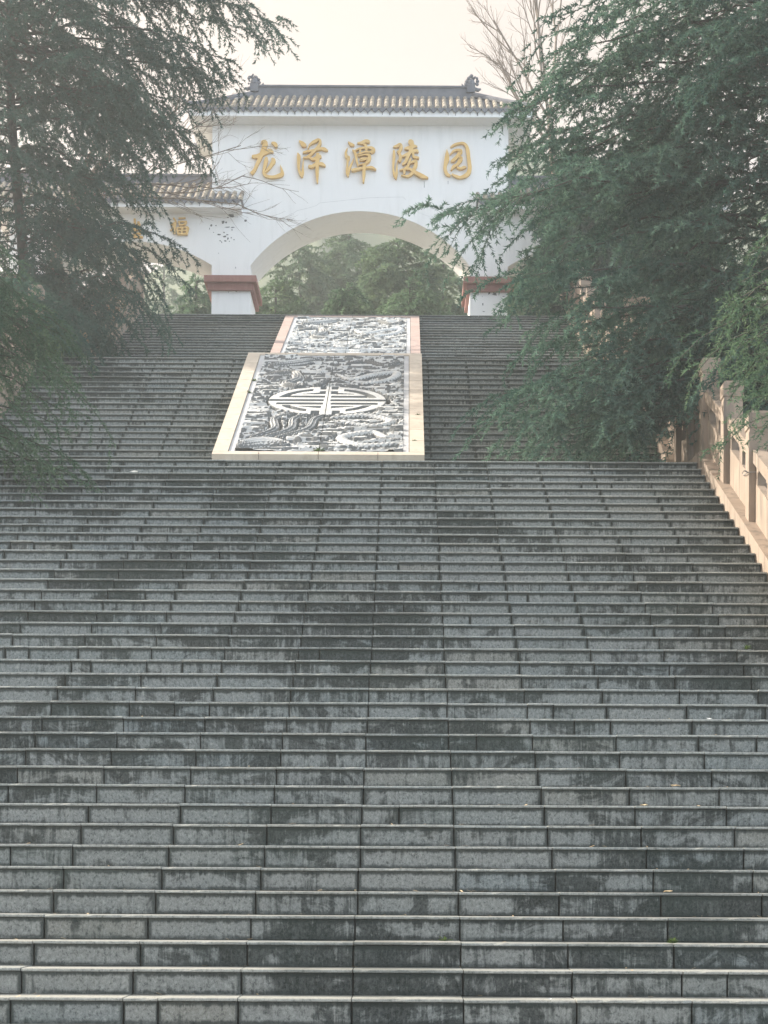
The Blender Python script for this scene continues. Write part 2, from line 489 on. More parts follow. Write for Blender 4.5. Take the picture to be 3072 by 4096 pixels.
for pa, pb in ((2060, 2310), (2745, 2960), (2640, 2860)):
    yy = D0 if pa != 2640 else D0 + T1*2
    CHIPS.append(((pa-PX0)/FPX*yy, (pb-PX0)/FPX*yy, yy))
e1 = [D0 + T1*i for i in range(-5, NF1+1)]
z1 = [Z0 + RISE*i for i in range(-5, NF1+1)]
flight('stone_stairs', 'long lower flight of stained grey granite steps filling the foreground', e1, z1, D2A-D1, lambda y: [(XL, XR)], 0.10, 5)
e2 = [D2A + T2*k for k in range(NF2)]
z2 = [Z1 + RISE*(k+1) for k in range(NF2)]
flight('stone_stairs', 'middle flight of grey steps on both sides of the slab with the round emblem', e2, z2, D3A-D2,
       lambda y: [(XL, PAN_LO[0]+0.06), (PAN_LO[1]-0.06, XR)] if y < D2-0.01 else [(XL, XR)], 0.12, 4)
e3 = [D3A + T3*k for k in range(NF3)]
z3 = [Z2 + RISE*(k+1) for k in range(NF3)]
flight('stone_stairs', 'top flight of grey granite steps leading up to the white gate', e3, z3, 5.2,
       lambda y: [(XL, PAN_HI[0]+0.06), (PAN_HI[1]-0.06, XR)] if y < D3-0.7 else [(XL, XR)], 0.08, 11)

# ------------------------------------------------------------------ ground, banks, hills
def terrain():
    xs = np.concatenate([np.linspace(-260, -40, 23), np.linspace(-36, -7.2, 25), [-6.48, XL-0.1, XR+0.1, 4.0], np.linspace(4.8, 36, 27), np.linspace(40, 260, 23)])
    ys = np.concatenate([np.linspace(-60, 4, 9), np.linspace(6, 48, 85), np.linspace(50, 300, 60)])
    V = np.zeros((len(ys), len(xs), 3))
    for i, y in enumerate(ys):
        for j, x in enumerate(xs):
            z = nosing(y)
            inside = XL - 0.2 < x < XR + 0.2
            if inside:
                z = -0.004 if y < D0 else z - 0.45 - (0.5 if y > D0 else 0)
                if y < D0 - 5*T1 - 0.1: z = 0.0
            else:
                d = max(XL - x, x - XR)
                z = z - 0.12 if y > D0 - 2 else 0
                if d > 0.5 and y > D0 - 2:
                    z += 0.12*math.sin(x*1.7+y*0.9) + 0.02*min(d, 12)
            if y > 70:
                h = min(1, (y-70)/130.0)
                top = 72 + 9*math.sin(x*0.045+0.6) + 5*math.sin(x*0.11+1.9) - 0.06*abs(x+30)
                z += (top - 14.4) * h * h * (3 - 2*h) + 1.2*math.sin(x*0.31+y*0.17)*h
            V[i, j] = (x, y, z)
    ny, nx = len(ys), len(xs)
    a = (np.arange(ny-1)[:, None]*nx + np.arange(nx-1)[None, :]).ravel()
    F = np.stack([a, a+1, a+nx+1, a+nx], 1)
    cy = V[:, :, 1].ravel()[F].mean(1)
    g = F[cy < 66]; h = F[cy >= 66]
    def sub(Fs, nm, m):
        u, inv = np.unique(Fs.ravel(), return_inverse=True)
        o = np_mesh(nm, V.reshape(-1, 3)[u], inv.reshape(Fs.shape), m, smooth=True); o['kind'] = 'structure'
    sub(g, 'ground', M_SOIL); sub(h, 'hills', M_HILL)
terrain()
mb = MB(); mb.box((-30, -20, -0.3), (30, D0-5*T1+0.02, 0.004)); mb.build('plaza_pavement', M_TREAD, kind='structure')

# ------------------------------------------------------------------ carved slabs on the stairs
def carved(name, label, xr, A, B, frame_mat, fw, emblem, seed, frame_rows, cols=(0.3, 0.62)):
    """A, B: (y,z) of the lower and upper edge of the slab's face"""
    W = xr[1] - xr[0]
    a = Vector((0, A[0], A[1])); b = Vector((0, B[0], B[1]))
    L = (b - a).length
    s = (b - a).normalized(); n = Vector((0, -s.z, s.y)); ex = Vector((1, 0, 0))
    o = Vector((xr[0], A[0], A[1]))
    t = thing(name, (xr[0]+W/2, A[0], A[1]), label, 'carved slab')
    def pt(u, v, h): return o + ex*u + s*v + n*h
    def slab(u0, u1, v0, v1, h0, h1, nm, m, g=0.004, mitre=(0, 0, 0, 0)):
        q = MB()
        base = [(u0+g, v0+g), (u1-g, v0+g), (u1-g, v1-g), (u0+g, v1-g)]
        base = [(base[i][0]+mitre[i], base[i][1]) for i in range(4)]
        q.prism([pt(u, v, h0) for u, v in base], n*(h1-h0))
        return q.build(nm, m, t)
    # body
    q = MB(); q.prism([pt(0.02, 0.02, -0.45), pt(W-0.02, 0.02, -0.45), pt(W-0.02, L-0.01, -0.45), pt(0.02, L-0.01, -0.45)], n*0.40); q.build('bedding', M_CORE, t)
    # frame stones
    ebt = 0.15
    nrow = frame_rows
    for k in range(nrow):
        v0, v1 = ebt + (L-2*ebt)*k/nrow, ebt + (L-2*ebt)*(k+1)/nrow
        slab(0, fw, v0, v1, -0.05, 0.05, 'frame_stone', frame_mat)
        slab(W-fw, W, v0, v1, -0.05, 0.05, 'frame_stone', frame_mat)
    ks = [0, 0.22, 0.5, 0.78, 1.0]
    for k in range(4):
        u0, u1 = W*ks[k], W*ks[k+1]
        mt = (0, 0, -fw*0.0 if k == 3 else 0, 0)
        slab(u0, u1, 0, ebt, -0.05, 0.05, 'frame_stone', frame_mat)
        slab(u0, u1, L-ebt, L, -0.05, 0.05, 'frame_stone', frame_mat)
    bw = 0.085
    for k in range(5):
        v0, v1 = ebt + (L-2*ebt)*k/5, ebt + (L-2*ebt)*(k+1)/5
        slab(fw, fw+bw, v0, v1, -0.05, 0.035, 'border_stone', M_BORDER)
        slab(W-fw-bw, W-fw, v0, v1, -0.05, 0.035, 'border_stone', M_BORDER)
    for k in range(2):
        u0 = fw+bw + (W-2*fw-2*bw)*k/2; u1 = fw+bw + (W-2*fw-2*bw)*(k+1)/2
        slab(u0, u1, ebt, ebt+0.07, -0.05, 0.035, 'border_stone', M_BORDER)
        slab(u0, u1, L-ebt-0.07, L-ebt, -0.05, 0.035, 'border_stone', M_BORDER)
    # relief, two stones with a seam between
    pu0, pu1 = fw+bw, W-fw-bw
    pv0, pv1 = ebt+0.07, L-ebt-0.07
    nu, nv = 200, 340
    U = np.linspace(pu0, pu1, nu); Vv = np.linspace(pv0, pv1, nv)
    GU, GV = np.meshgrid(U, Vv)
    r = np.random.default_rng(seed)
    H, GR = relief(GU - (pu0+pu1)/2, GV, pu1-pu0, pv0, pv1, r, emblem)
    for half in (0, 1):
        sel = (U < (pu0+pu1)/2 - 0.002) if half == 0 else (U > (pu0+pu1)/2 + 0.002)
        gu, gv, h, gr = GU[:, sel], GV[:, sel], H[:, sel], GR[:, sel]
        Pp = np.array(o)[None, None] + gu[..., None]*np.array(ex) + gv[..., None]*np.array(s) + h[..., None]*np.array(n)
        m, k = gu.shape
        ids = np.arange(m*k).reshape(m, k)
        F = np.stack([ids[:-1, :-1], ids[:-1, 1:], ids[1:, 1:], ids[1:, :-1]], -1).reshape(-1, 4)
        np_mesh('relief_stone', Pp.reshape(-1, 3), F, M_CARVE, t, attr={'grime': gr.ravel()})
    return t, pt

def fbm(X, Y, r, oct=4, f0=1.0):
    out = np.zeros_like(X); amp = 1.0; tot = 0
    for k in range(oct):
        f = f0 * 2**k
        acc = np.zeros_like(X)
        for q in range(5):
            a = r.uniform(0, 2*np.pi); ph = r.uniform(0, 2*np.pi); ff = f*r.uniform(0.7, 1.3)
            acc += np.sin(ff*(X*np.cos(a)+Y*np.sin(a)) + ph + 1.3*np.sin(ff*0.7*(Y*np.cos(a)-X*np.sin(a)) + ph*2))
        out += amp*acc/5; tot += amp; amp *= 0.55
    return out/tot

def smooth(x, a, b):
    t = np.clip((x-a)/(b-a), 0, 1); return t*t*(3-2*t)

def spline(pts, n=60):
    pts = np.array(pts, float)
    q = np.vstack([2*pts[0]-pts[1], pts, 2*pts[-1]-pts[-2]])
    out = []
    m = len(pts)-1
    for i in range(m):
        p0, p1, p2, p3 = q[i:i+4]
        for t in np.linspace(0, 1, max(2, n//m), endpoint=False):
            out.append(0.5*((2*p1)+(-p0+p2)*t+(2*p0-5*p1+4*p2-p3)*t*t+(-p0+3*p1-3*p2+p3)*t**3))
    out.append(pts[-1])
    return np.array(out)

def curve_field(X, Y, pts, width):
    c = spline(pts, 50)
    best = np.full(X.shape, 9.0); arc = np.zeros_like(X); sgn = np.zeros_like(X)
    s = 0
    for (x0, y0), (x1, y1) in zip(c[:-1], c[1:]):
        dx, dy = x1-x0, y1-y0; l2 = dx*dx+dy*dy+1e-9
        t = np.clip(((X-x0)*dx+(Y-y0)*dy)/l2, 0, 1)
        d = np.hypot(X-x0-t*dx, Y-y0-t*dy)
        m = d < best
        best = np.where(m, d, best); arc = np.where(m, s+t*math.sqrt(l2), arc)
        sgn = np.where(m, np.sign((X-x0)*dy-(Y-y0)*dx), sgn)
        s += math.sqrt(l2)
    return best, arc, sgn, s

def relief(X, Y, W, v0, v1, r, emblem):
    """height above the stone's ground and where black growth has settled"""
    Lv = v1-v0
    def scroll(fu, fv, wob):
        wx = X + wob*fbm(X, Y, r, 3, 4.0); wy = Y + wob*0.8*fbm(X*0.9, Y, r, 3, 5.0)
        return fbm(wx*fu, wy*fv, r, 4, 6.0)
    a = scroll(0.50, 2.9, 0.13); b = scroll(0.62, 4.2, 0.09); c = scroll(0.75, 5.4, 0.06)
    st = lambda q, e: smooth(q, e-0.015, e+0.015)
    H = -0.05 + 0.035*st(a, -0.30) + 0.03*st(b, -0.14) + 0.03*st(c, -0.04) + 0.02*st(a, 0.12)
    H += 0.012*np.sin(Y*110 + 9*a + 5*b)*st(a, -0.12)
    hw = W/2
    def animal(pts, width, ridge=3, scale=True, hgt=0.085):
        nonlocal H
        d, arc_, sg, tot = curve_field(X, Y, pts, width)
        taper = width*(0.45+0.55*np.sin(np.pi*np.clip(arc_/tot, 0.02, 0.98))**0.6)
        k = np.clip(1 - (d/taper)**2, 0, 1)
        body = np.sqrt(k)*hgt
        if scale: body += 0.007*np.sin(arc_*85)*np.sin(d*110)*(k > 0.15)
        else: body += 0.018*np.cos(d/taper*np.pi*ridge)*(k > 0.02)
        moat = (d > taper) & (d < taper + 0.022)
        H = np.where(moat, -0.055, H)
        H = np.where(k > 0.0, -0.015+body, H)
        fin = (d >= taper + 0.006) & (d < taper*1.45)
        H = np.where(fin & (np.sin(arc_*75+sg*1.2+d*30) > 0.15), 0.005, H)
    V = lambda f: v0 + Lv*f
    animal([(-hw*0.95, V(.05)), (-hw*0.7, V(.08)), (-hw*0.45, V(.06))], 0.24, 6, False)
    for dx in (0, 0.28, 0.58):
        animal([(-hw*0.85+dx*0.6, V(.12)), (-hw*0.6+dx*0.8, V(.20)), (-hw*0.62+dx, V(.30)), (-hw*0.35+dx, V(.36))], 0.075, 3, False, 0.07)
    animal([(hw*0.9, V(.06)), (hw*0.5, V(.05)), (hw*0.25, V(.12)), (hw*0.6, V(.17)), (hw*0.8, V(.12))], 0.095)
    animal([(hw*0.1, V(.30)), (hw*0.5, V(.33)), (hw*0.85, V(.28)), (hw*0.65, V(.23)), (hw*0.3, V(.25))], 0.085)
    animal([(-hw*0.9, V(.76)), (-hw*0.55, V(.80)), (-hw*0.45, V(.72)), (-hw*0.6, V(.66)), (-hw*0.25, V(.63)), (-hw*0.05, V(.70))], 0.10, 4, False)
    animal([(-hw*0.85, V(.88)), (-hw*0.5, V(.92)), (-hw*0.25, V(.95))], 0.17, 5, False)
    animal([(hw*0.1, V(.76)), (hw*0.3, V(.72)), (hw*0.6, V(.78)), (hw*0.9, V(.80)), (hw*0.8, V(.72)), (hw*0.45, V(.66))], 0.09)
    animal([(hw*0.2, V(.90)), (hw*0.45, V(.93)), (hw*0.75, V(.88)), (hw*0.92, V(.93))], 0.075, 4, False)
    if emblem:
        cx, cy, Rr = emblem
        x, y = (X-cx)/Rr, (Y-cy)/Rr
        rr = np.hypot(x, y); ax = np.abs(x)
        disc = rr < 1.0
        g = np.zeros(X.shape, bool)
        g |= (np.abs(y-0.0) < 0.055) & (ax > 0.065)
        g |= (y > 0.20) & (y < 0.32) & (ax > 0.06) & (ax < 0.67)
        g |= (y > -0.30) & (y < -0.18) & (ax > 0.07) & (ax < 0.85)
        g |= (rr > 0.73) & (rr < 0.85) & (y > 0.2) & (ax > 0.27)
        g |= (rr > 0.71) & (rr < 0.83) & (y < -0.36) & (ax > 0.33)
        g |= (y > 0.44) & (y < 0.44+0.30*(0.46-ax)) & (ax > 0.14)
        g |= (y < -0.42) & (y > -0.42-0.33*(0.47-ax)) & (ax > 0.09)
        g |= (ax > 0.05) & (ax < 0.15) & (y > 0.45) & (y < 0.66)
        g |= (ax > 0.05) & (ax < 0.15) & (y > 0.80)
        g |= (ax > 0.11) & (ax < 0.23) & (y < -0.74)
        ring = (rr >= 1.0) & (rr < 1.07)
        H = np.where(ring, -0.06, H)
        H = np.where(disc, np.where(g, -0.05, 0.035), H)
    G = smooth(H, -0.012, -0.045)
    return H, G

zt = lambda py, Y: P(1350, py, Y).z
lo, lo_pt = carved('carved_stone_panel', 'large grey relief slab with a round striped emblem in a cream stone frame', PAN_LO, (24.45, zt(1833, 24.45)), (30.04, zt(1424, 30.04)),
       M_CREAM, 0.21, (0.002, 3.116, 0.88), 3, 10)
hi, hi_pt = carved('carved_stone_panel', 'upper grey relief slab of clouds and waves in a pink stone frame below the gate', PAN_HI, (32.9, nosing(32.9)+0.05), (40.45, nosing(40.45)+0.05),
       M_PINK, 0.20, None, 11, 12)

# ------------------------------------------------------------------ the gate
GY, GB = 43.3, 44.77             # front and back of the wall
gate = thing('memorial_gate', (-1.123, GY, Z3), 'white gate with grey tiled roofs and gold lettering at the top of the stairs', 'gate')
GX0, GX1, GCX, GHALF = -4.652, 2.381, -1.123, 2.61
ZS = 14.64 + EYE; RISEA = 1.305
ZSOF = 17.98 + EYE

def arch_wall(name, x0, x1, cx, half, zs, rise, z0, ztop, y0, y1, mat, pl=True, pr=True):
    Rr = (half*half + rise*rise) / (2*rise)
    zc = zs + rise - Rr
    N = 48
    xs = [cx - half + 2*half*i/N for i in range(N+1)]
    zb = [zc + math.sqrt(max(0, Rr*Rr - (x-cx)**2)) for x in xs]
    m = MB()
    for i in range(N):
        a, b, za, zb_ = xs[i], xs[i+1], zb[i], zb[i+1]
        m.add([(a,y0,za),(b,y0,zb_),(b,y0,ztop),(a,y0,ztop)], [(0,1,2,3)])
        m.add([(a,y1,za),(b,y1,zb_),(b,y1,ztop),(a,y1,ztop)], [(3,2,1,0)])
        m.add([(a,y0,za),(b,y0,zb_),(b,y1,zb_),(a,y1,za)], [(3,2,1,0)])
    for (a, b, on) in ((x0, cx-half, pl), (cx+half, x1, pr)):
        if b - a > 0.01:
            m.add([(a,y0,z0),(b,y0,z0),(b,y0,ztop),(a,y0,ztop)], [(0,1,2,3)])
            m.add([(a,y1,z0),(b,y1,z0),(b,y1,ztop),(a,y1,ztop)], [(3,2,1,0)])
            m.add([(a,y0,z0),(a,y1,z0),(a,y1,ztop),(a,y0,ztop)], [(3,2,1,0)])
            m.add([(b,y0,z0),(b,y1,z0),(b,y1,ztop),(b,y0,ztop)], [(0,1,2,3)])
    m.add([(x0,y0,ztop),(x1,y0,ztop),(x1,y1,ztop),(x0,y1,ztop)], [(0,1,2,3)])
    return m.build(name, mat, gate)

arch_wall('wall', GX0, GX1, GCX, GHALF, ZS, RISEA, Z3-0.2, ZSOF, GY, GB, M_WALL)
WZ = 15.85 + EYE
arch_wall('wing_wall', -9.45, GX0, -6.55, 1.898, ZS, 0.56, Z3-0.2, WZ, GY, GB, M_WALL, True, False)
arch_wall('wing_wall', GX1, 7.18, 4.28, 1.899, ZS, 0.56, Z3-0.2, WZ, GY, GB, M_WALL, False, True)

for (a, b) in ((-4.66, -3.725), (1.48, 2.39), (-9.46, -8.44), (6.17, 7.19)):
    for o, zt_, h in ((0.15, 14.335, 0.15), (0.075, 14.185, 0.16)):
        m = MB(); m.box((a-o, GY-o*1.5, zt_+EYE-h), (b+o, GB+o, zt_+EYE - 0.001)); m.build('pier_band', M_REDBAND, gate)

def roof(x0, x1, rx0, rx1, yf, yb, zsof, fz, zr, zrt, hips, pitch, ends, nm=''):
    """eave rectangle x0..x1 / yf..yb; ridge rx0..rx1; fz: fascia top; zr ridge base; zrt ridge top"""
    yc = (yf+yb)/2
    m = MB(); m.box((x0+0.03, yf+0.03, zsof), (x1-0.03, yb-0.03, zsof+0.06)); m.build('soffit', M_WALL, gate)
    m = MB()
    m.box((x0, yf, zsof+0.004), (x1, yf+0.028, fz)); m.box((x0, yb-0.028, zsof+0.004), (x1, yb, fz))
    m.box((x0, yf+0.029, zsof+0.004), (x0+0.028, yb-0.029, fz)); m.box((x1-0.028, yf+0.029, zsof+0.004), (x1, yb-0.029, fz))
    m.build('fascia', M_WALL, gate)
    e = 0.05
    A = [(x0-e, yf-e, fz+0.01), (x1+e, yf-e, fz+0.01), (x1+e, yb+e, fz+0.01), (x0-e, yb+e, fz+0.01)]
    B = [(rx0, yc-0.05, zr), (rx1, yc-0.05, zr), (rx1, yc+0.05, zr), (rx0, yc+0.05, zr)]
    m = MB(); m.add(A+B, [(0,1,5,4),(1,2,6,5),(2,3,7,6),(3,0,4,7),(4,5,6,7),(3,2,1,0)])
    m.build('tile_bed', M_TILED, gate)
    # cover tile rows
    n = int(round((x1-x0)/pitch)); r0 = random.Random(int(x0*100))
    run = yc - 0.05 - (yf - e)
    for side in (0, 1):
        for k in range(n+1):
            x = x0 + (x1-x0)*k/n
            f1 = 1.0
            if x < rx0 - 0.01 and hips[0]: f1 = (x - (x0-e)) / (rx0 - (x0-e))
            if x > rx1 + 0.01 and hips[1]: f1 = ((x1+e) - x) / ((x1+e) - rx1)
            if f1 < 0.06: continue
            if side == 1 and not hips[0] and not hips[1] and k % 1: continue
            seg = max(1, int(round(4*f1)))
            mm = MB()
            for q in range(seg):
                fa, fb = f1*q/seg, f1*(q+1)/seg + 0.01
                ra, rb = 0.058 + r0.uniform(-0.003, 0.003), 0.046
                def ring(f, rad):
                    sag = -0.05*math.sin(math.pi*f)
                    y = (yf-e-0.01) + run*f; z = fz + 0.02 + (zr-fz-0.01)*f + sag*0.0
                    if side: y = yf + yb - y
                    return [(x + rad*math.cos(math.pi*j/6), y, z + rad*1.05*math.sin(math.pi*j/6)) for j in range(7)]
                a, b = ring(fa, ra), ring(min(fb, 1.0), rb)
                mm.add(a+b, [(j, j+1, j+8, j+7) for j in range(6)] + [tuple(range(6, -1, -1))])
            mm.build('cover_tile_row', M_TILE, gate)
            if side == 0 and k < n:
                xm = x + (x1-x0)/n/2; w = (x1-x0)/n*0.5
                z = fz + 0.012
                d = MB()
                pr = [(xm-w*0.98, z+0.015), (xm+w*0.98, z+0.015), (xm+w*0.8, z-0.03), (xm+w*0.35, z-0.07), (xm, z-0.088 - r0.uniform(0, 0.01)), (xm-w*0.35, z-0.07), (xm-w*0.8, z-0.03)]
                d.prism([(a, yf-e-0.012, b) for a, b in pr], (0, 0.03, 0)); d.build('drip_tile', M_TILED, gate)
                if r0.random() < 0.85:
                    ww = r0.choice([0.005, 0.008, 0.012, 0.02, 0.03]) * r0.uniform(0.7, 1.2)
                    d = MB(); d.box((xm-ww/2, yf-0.003, zsof+0.02+r0.uniform(0, .03)), (xm+ww/2, yf-0.0005, fz-0.02)); d.build('run_stain', M_STAIN, gate)
    # ridge
    m = MB()
    for (hw, z0_, z1_) in ((0.085, zr-0.03, zr+0.05), (0.06, zr+0.051, zrt-0.045), (0.095, zrt-0.044, zrt)):
        m.box((rx0, yc-hw, z0_), (rx1, yc+hw, z1_))
    m.build('ridge', M_TILED, gate)
    for hx, rx, on in ((x0, rx0, hips[0]), (x1, rx1, hips[1])):
        if not on: continue
        for yy in (yf, yb):
            sg = 1 if hx > rx else -1
            p = [(rx, yc, zr+0.09), (rx+(hx-rx)*.5, yc+(yy-yc)*.5, fz+(zr-fz)*.5+0.075), (rx+(hx-rx)*.88, yc+(yy-yc)*.88, fz+(zr-fz)*.12+0.085),
                 (hx+sg*.05, yy+(yy-yc)*.03, fz+0.11), (hx+sg*.14, yy+(yy-yc)*.10, fz+0.19), (hx+sg*.17, yy+(yy-yc)*.12, fz+0.27)]
            m = MB(); m.tube(p, [0.085, 0.08, 0.075, 0.06, 0.04, 0.012], 8); m.build('hip_ridge', M_TILED, gate)

roof(-5.15, 2.91, -3.78, 1.57, 42.8, 45.27, ZSOF, 18.14+EYE, 18.93+EYE, 19.22+EYE, (True, True), 0.171, True)
roof(-9.9, -3.93, -9.9, GX0-0.004, 42.85, 45.22, WZ, 16.0+EYE, 16.82+EYE, 17.06+EYE, (False, False), 0.178, True)
roof(1.66, 7.63, GX1+0.004, 7.63, 42.85, 45.22, WZ, 16.0+EYE, 16.82+EYE, 17.06+EYE, (False, False), 0.178, True)

for (x, sg) in ((-3.72, 1), (1.51, -1)):
    m = MB(); zr = 19.18+EYE; y = 44.03
    r0 = random.Random(int(x*10))
    m.box((x-0.10, y-0.11, zr-0.12), (x+0.10, y+0.11, zr+0.07))
    m.sphere((x, y, zr+0.13), (0.10, 0.09, 0.11))
    for k in range(12):
        a = -0.5 + k*0.36
        q_ = r0.uniform(0.09, 0.15)
        m.sphere((x-sg*0.02+q_*math.cos(a), y+r0.uniform(-.05, .05), zr+0.16+q_*math.sin(a)), r0.uniform(0.025, 0.05), 7, 5)
    m.tube([(x+sg*0.1, y, zr+0.03), (x+sg*0.19, y, zr+0.05), (x+sg*0.22, y, zr+0.12)], [0.04, 0.035, 0.012], 6)
    m.tube([(x-sg*0.08, y, zr), (x-sg*0.18, y, zr-0.03), (x-sg*0.24, y, zr-0.0)], [0.05, 0.045, 0.02], 6)
    m.build('ridge_ornament', M_TILED, gate)

# gold characters: brush strokes as tapering ribbons, cut from thick board
CH = {
 'long': (990, 550, 10.37, [
  [(190,825,90),(400,830,170),(560,770,160),(800,650,150),(950,600,160),(1085,660,40)],
  [(585,300,30),(620,225,80),(720,225,150),(745,310,210),(690,500,190),(600,720,170),(520,930,150),(420,1130,130),(300,1400,120),(170,1550,150)],
  [(1000,265,50),(1120,300,140),(1200,390,130),(1180,485,40)],
  [(775,860,70),(790,960,150),(740,1200,140),(685,1440,100),(700,1560,110),(820,1655,110),(1050,1690,110),(1300,1640,150),(1440,1560,160),(1430,1400,90),(1365,1200,16)],
  [(1010,915,60),(1090,1010,170),(1000,1180,130),(860,1370,110),(740,1500,50)]]),
 'ze': (1170, 550, 10.37, [
  [(275,175,20),(390,275,150),(500,390,180),(520,440,120)],
  [(225,690,40),(270,850,150),(260,1100,120),(270,1350,100),(340,1560,100),(400,1690,60)],
  [(405,1690,60),(430,1500,110),(440,1250,60),(460,960,20)],
  [(640,530,25),(710,370,55),(850,260,110),(980,190,120),(1080,135,80),(1150,190,100),(1140,320,120),(1040,480,110),(880,640,110),(740,780,110),(620,870,90),(440,890,40)],
  [(430,685,40),(600,640,90),(800,600,80),(1000,560,90),(1200,515,100),(1340,545,130),(1475,600,30)],
  [(690,880,60),(850,950,110),(1000,900,150),(1130,850,150),(1205,880,50)],
  [(1060,700,130),(1050,900,170),(1030,1100,160),(1030,1350,140),(1030,1600,120),(1040,1930,60)],
  [(670,1230,90),(800,1265,130),(950,1180,120),(1060,1110,90)],
  [(1090,1150,90),(1220,1160,140),(1375,1235,50)]]),
 'tan': (1370, 550, 10.37, [
  [(235,225,20),(330,310,110),(400,355,130),(500,370,40)],
  [(205,490,25),(140,680,80),(180,850,130),(240,900,160),(215,1050,80),(200,1300,90),(200,1500,120),(240,1660,60)],
  [(240,1600,60),(290,1350,100),(400,1100,60),(475,915,15)],
  [(615,285,30),(800,270,110),(960,205,130),(1080,230,130),(1105,285,40)],
  [(850,310,60),(960,380,100),(990,470,110),(990,610,100)],
  [(415,560,30),(500,640,100),(560,800,110),(590,1000,90),(630,1150,70),(655,1275,15)],
  [(500,620,40),(650,540,70),(850,490,80),(1050,485,90),(1200,490,120),(1290,590,150),(1160,690,80)],
  [(605,760,35),(740,730,60),(900,665,70),(1130,665,70)],
  [(735,520,80),(740,710,80)],
  [(650,840,45),(800,800,50),(950,775,60),(1100,800,120),(1120,900,140),(1080,1020,130),(970,1140,80)],
  [(720,945,40),(850,930,70),(1050,925,60)],
  [(700,1015,30),(850,1000,55),(1010,965,50)],
  [(680,1190,30),(800,1180,40),(960,1140,40)],
  [(375,1420,90),(550,1390,110),(800,1340,90),(1050,1310,80),(1220,1310,100),(1395,1395,40)],
  [(920,1150,130),(900,1350,130),(890,1600,120),(870,1920,60)]]),
 'ling': (1560, 550, 10.37, [
  [(130,440,35),(280,410,120),(420,360,150),(460,480,130),(400,620,110),(370,720,80)],
  [(310,610,70),(420,770,100),(430,900,130),(420,1060,50),(330,980,40)],
  [(160,580,80),(170,800,120),(150,1050,100),(140,1350,80),(190,1600,110),(265,1770,40)],
  [(260,1760,30),(280,1500,100),(290,1250,50),(310,1010,15)],
  [(850,140,80),(860,220,210),(910,380,180),(870,550,180),(850,690,150)],
  [(595,510,40),(780,490,150),(980,420,130),(1135,430,30)],
  [(495,850,60),(700,760,120),(900,660,110),(1080,600,120),(1178,660,50)],
  [(955,690,80),(980,850,90),(1080,885,110),(1205,905,80)],
  [(830,690,110),(720,900,130),(650,1070,120),(515,1190,80)],
  [(870,930,50),(800,1080,80),(740,1240,110),(620,1350,100),(395,1415,20)],
  [(820,1130,60),(950,1070,90),(1060,1060,140),(1070,1200,140),(990,1380,120),(950,1500,120),(820,1620,110),(700,1660,70),(455,1620,20)],
  [(600,1350,80),(595,1480,100),(585,1595,40)],
  [(670,1380,50),(820,1370,90),(950,1450,110),(1150,1570,150),(1350,1670,160),(1585,1735,30)]]),
 'yuan': (1760, 550, 10.37, [
  [(280,550,20),(290,750,140),(280,950,200),(230,1150,150),(210,1350,130),(280,1550,120),(430,1640,80)],
  [(430,455,40),(600,350,90),(800,290,80),(970,290,90),(1090,400,110),(1150,600,150),(1180,850,140),(1210,1100,150),(1230,1300,160),(1190,1490,170),(1070,1620,160),(850,1700,110),(650,1650,100),(480,1560,40)],
  [(415,765,30),(550,620,80),(720,570,100),(840,615,170),(800,720,170),(700,850,130),(560,990,140),(455,1045,80)],
  [(780,870,60),(860,920,160),(800,1050,150),(700,1180,110),(560,1260,120),(455,1410,50)],
  [(690,1290,70),(850,1340,100),(1000,1290,110),(1085,1300,30)]]),
 'fu': (510, 850, 6.38, [
  [(1180,155,40),(1245,245,30)], [(1100,340,25),(1220,280,50)], [(1235,260,50),(1200,400,75),(1200,560,60)], [(1100,480,20),(1190,390,30)],
  [(1310,165,30),(1485,160,30)], [(1310,245,40),(1350,350,45)], [(1310,255,35),(1520,250,35)], [(1510,255,50),(1450,350,50)], [(1345,345,35),(1460,335,35)],
  [(1270,420,50),(1300,570,50)], [(1270,420,40),(1555,400,45)], [(1550,400,60),(1510,590,55)], [(1400,420,45),(1400,570,45)], [(1290,495,35),(1520,485,35)], [(1290,570,40),(1510,575,40)]]),
 'zao': (510, 850, 6.38, [
  [(190,175,50),(195,330,60)], [(120,375,50),(240,340,55),(340,330,50)], [(285,250,60),(295,340,70)], [(130,430,60),(360,420,60)],
  [(190,460,55),(200,560,60)], [(190,455,45),(340,450,45)], [(335,450,55),(330,565,55)], [(195,560,45),(330,560,45)], [(60,400,50),(90,470,60),(60,560,50)], [(40,580,50),(200,630,60),(400,650,40)]]),
}
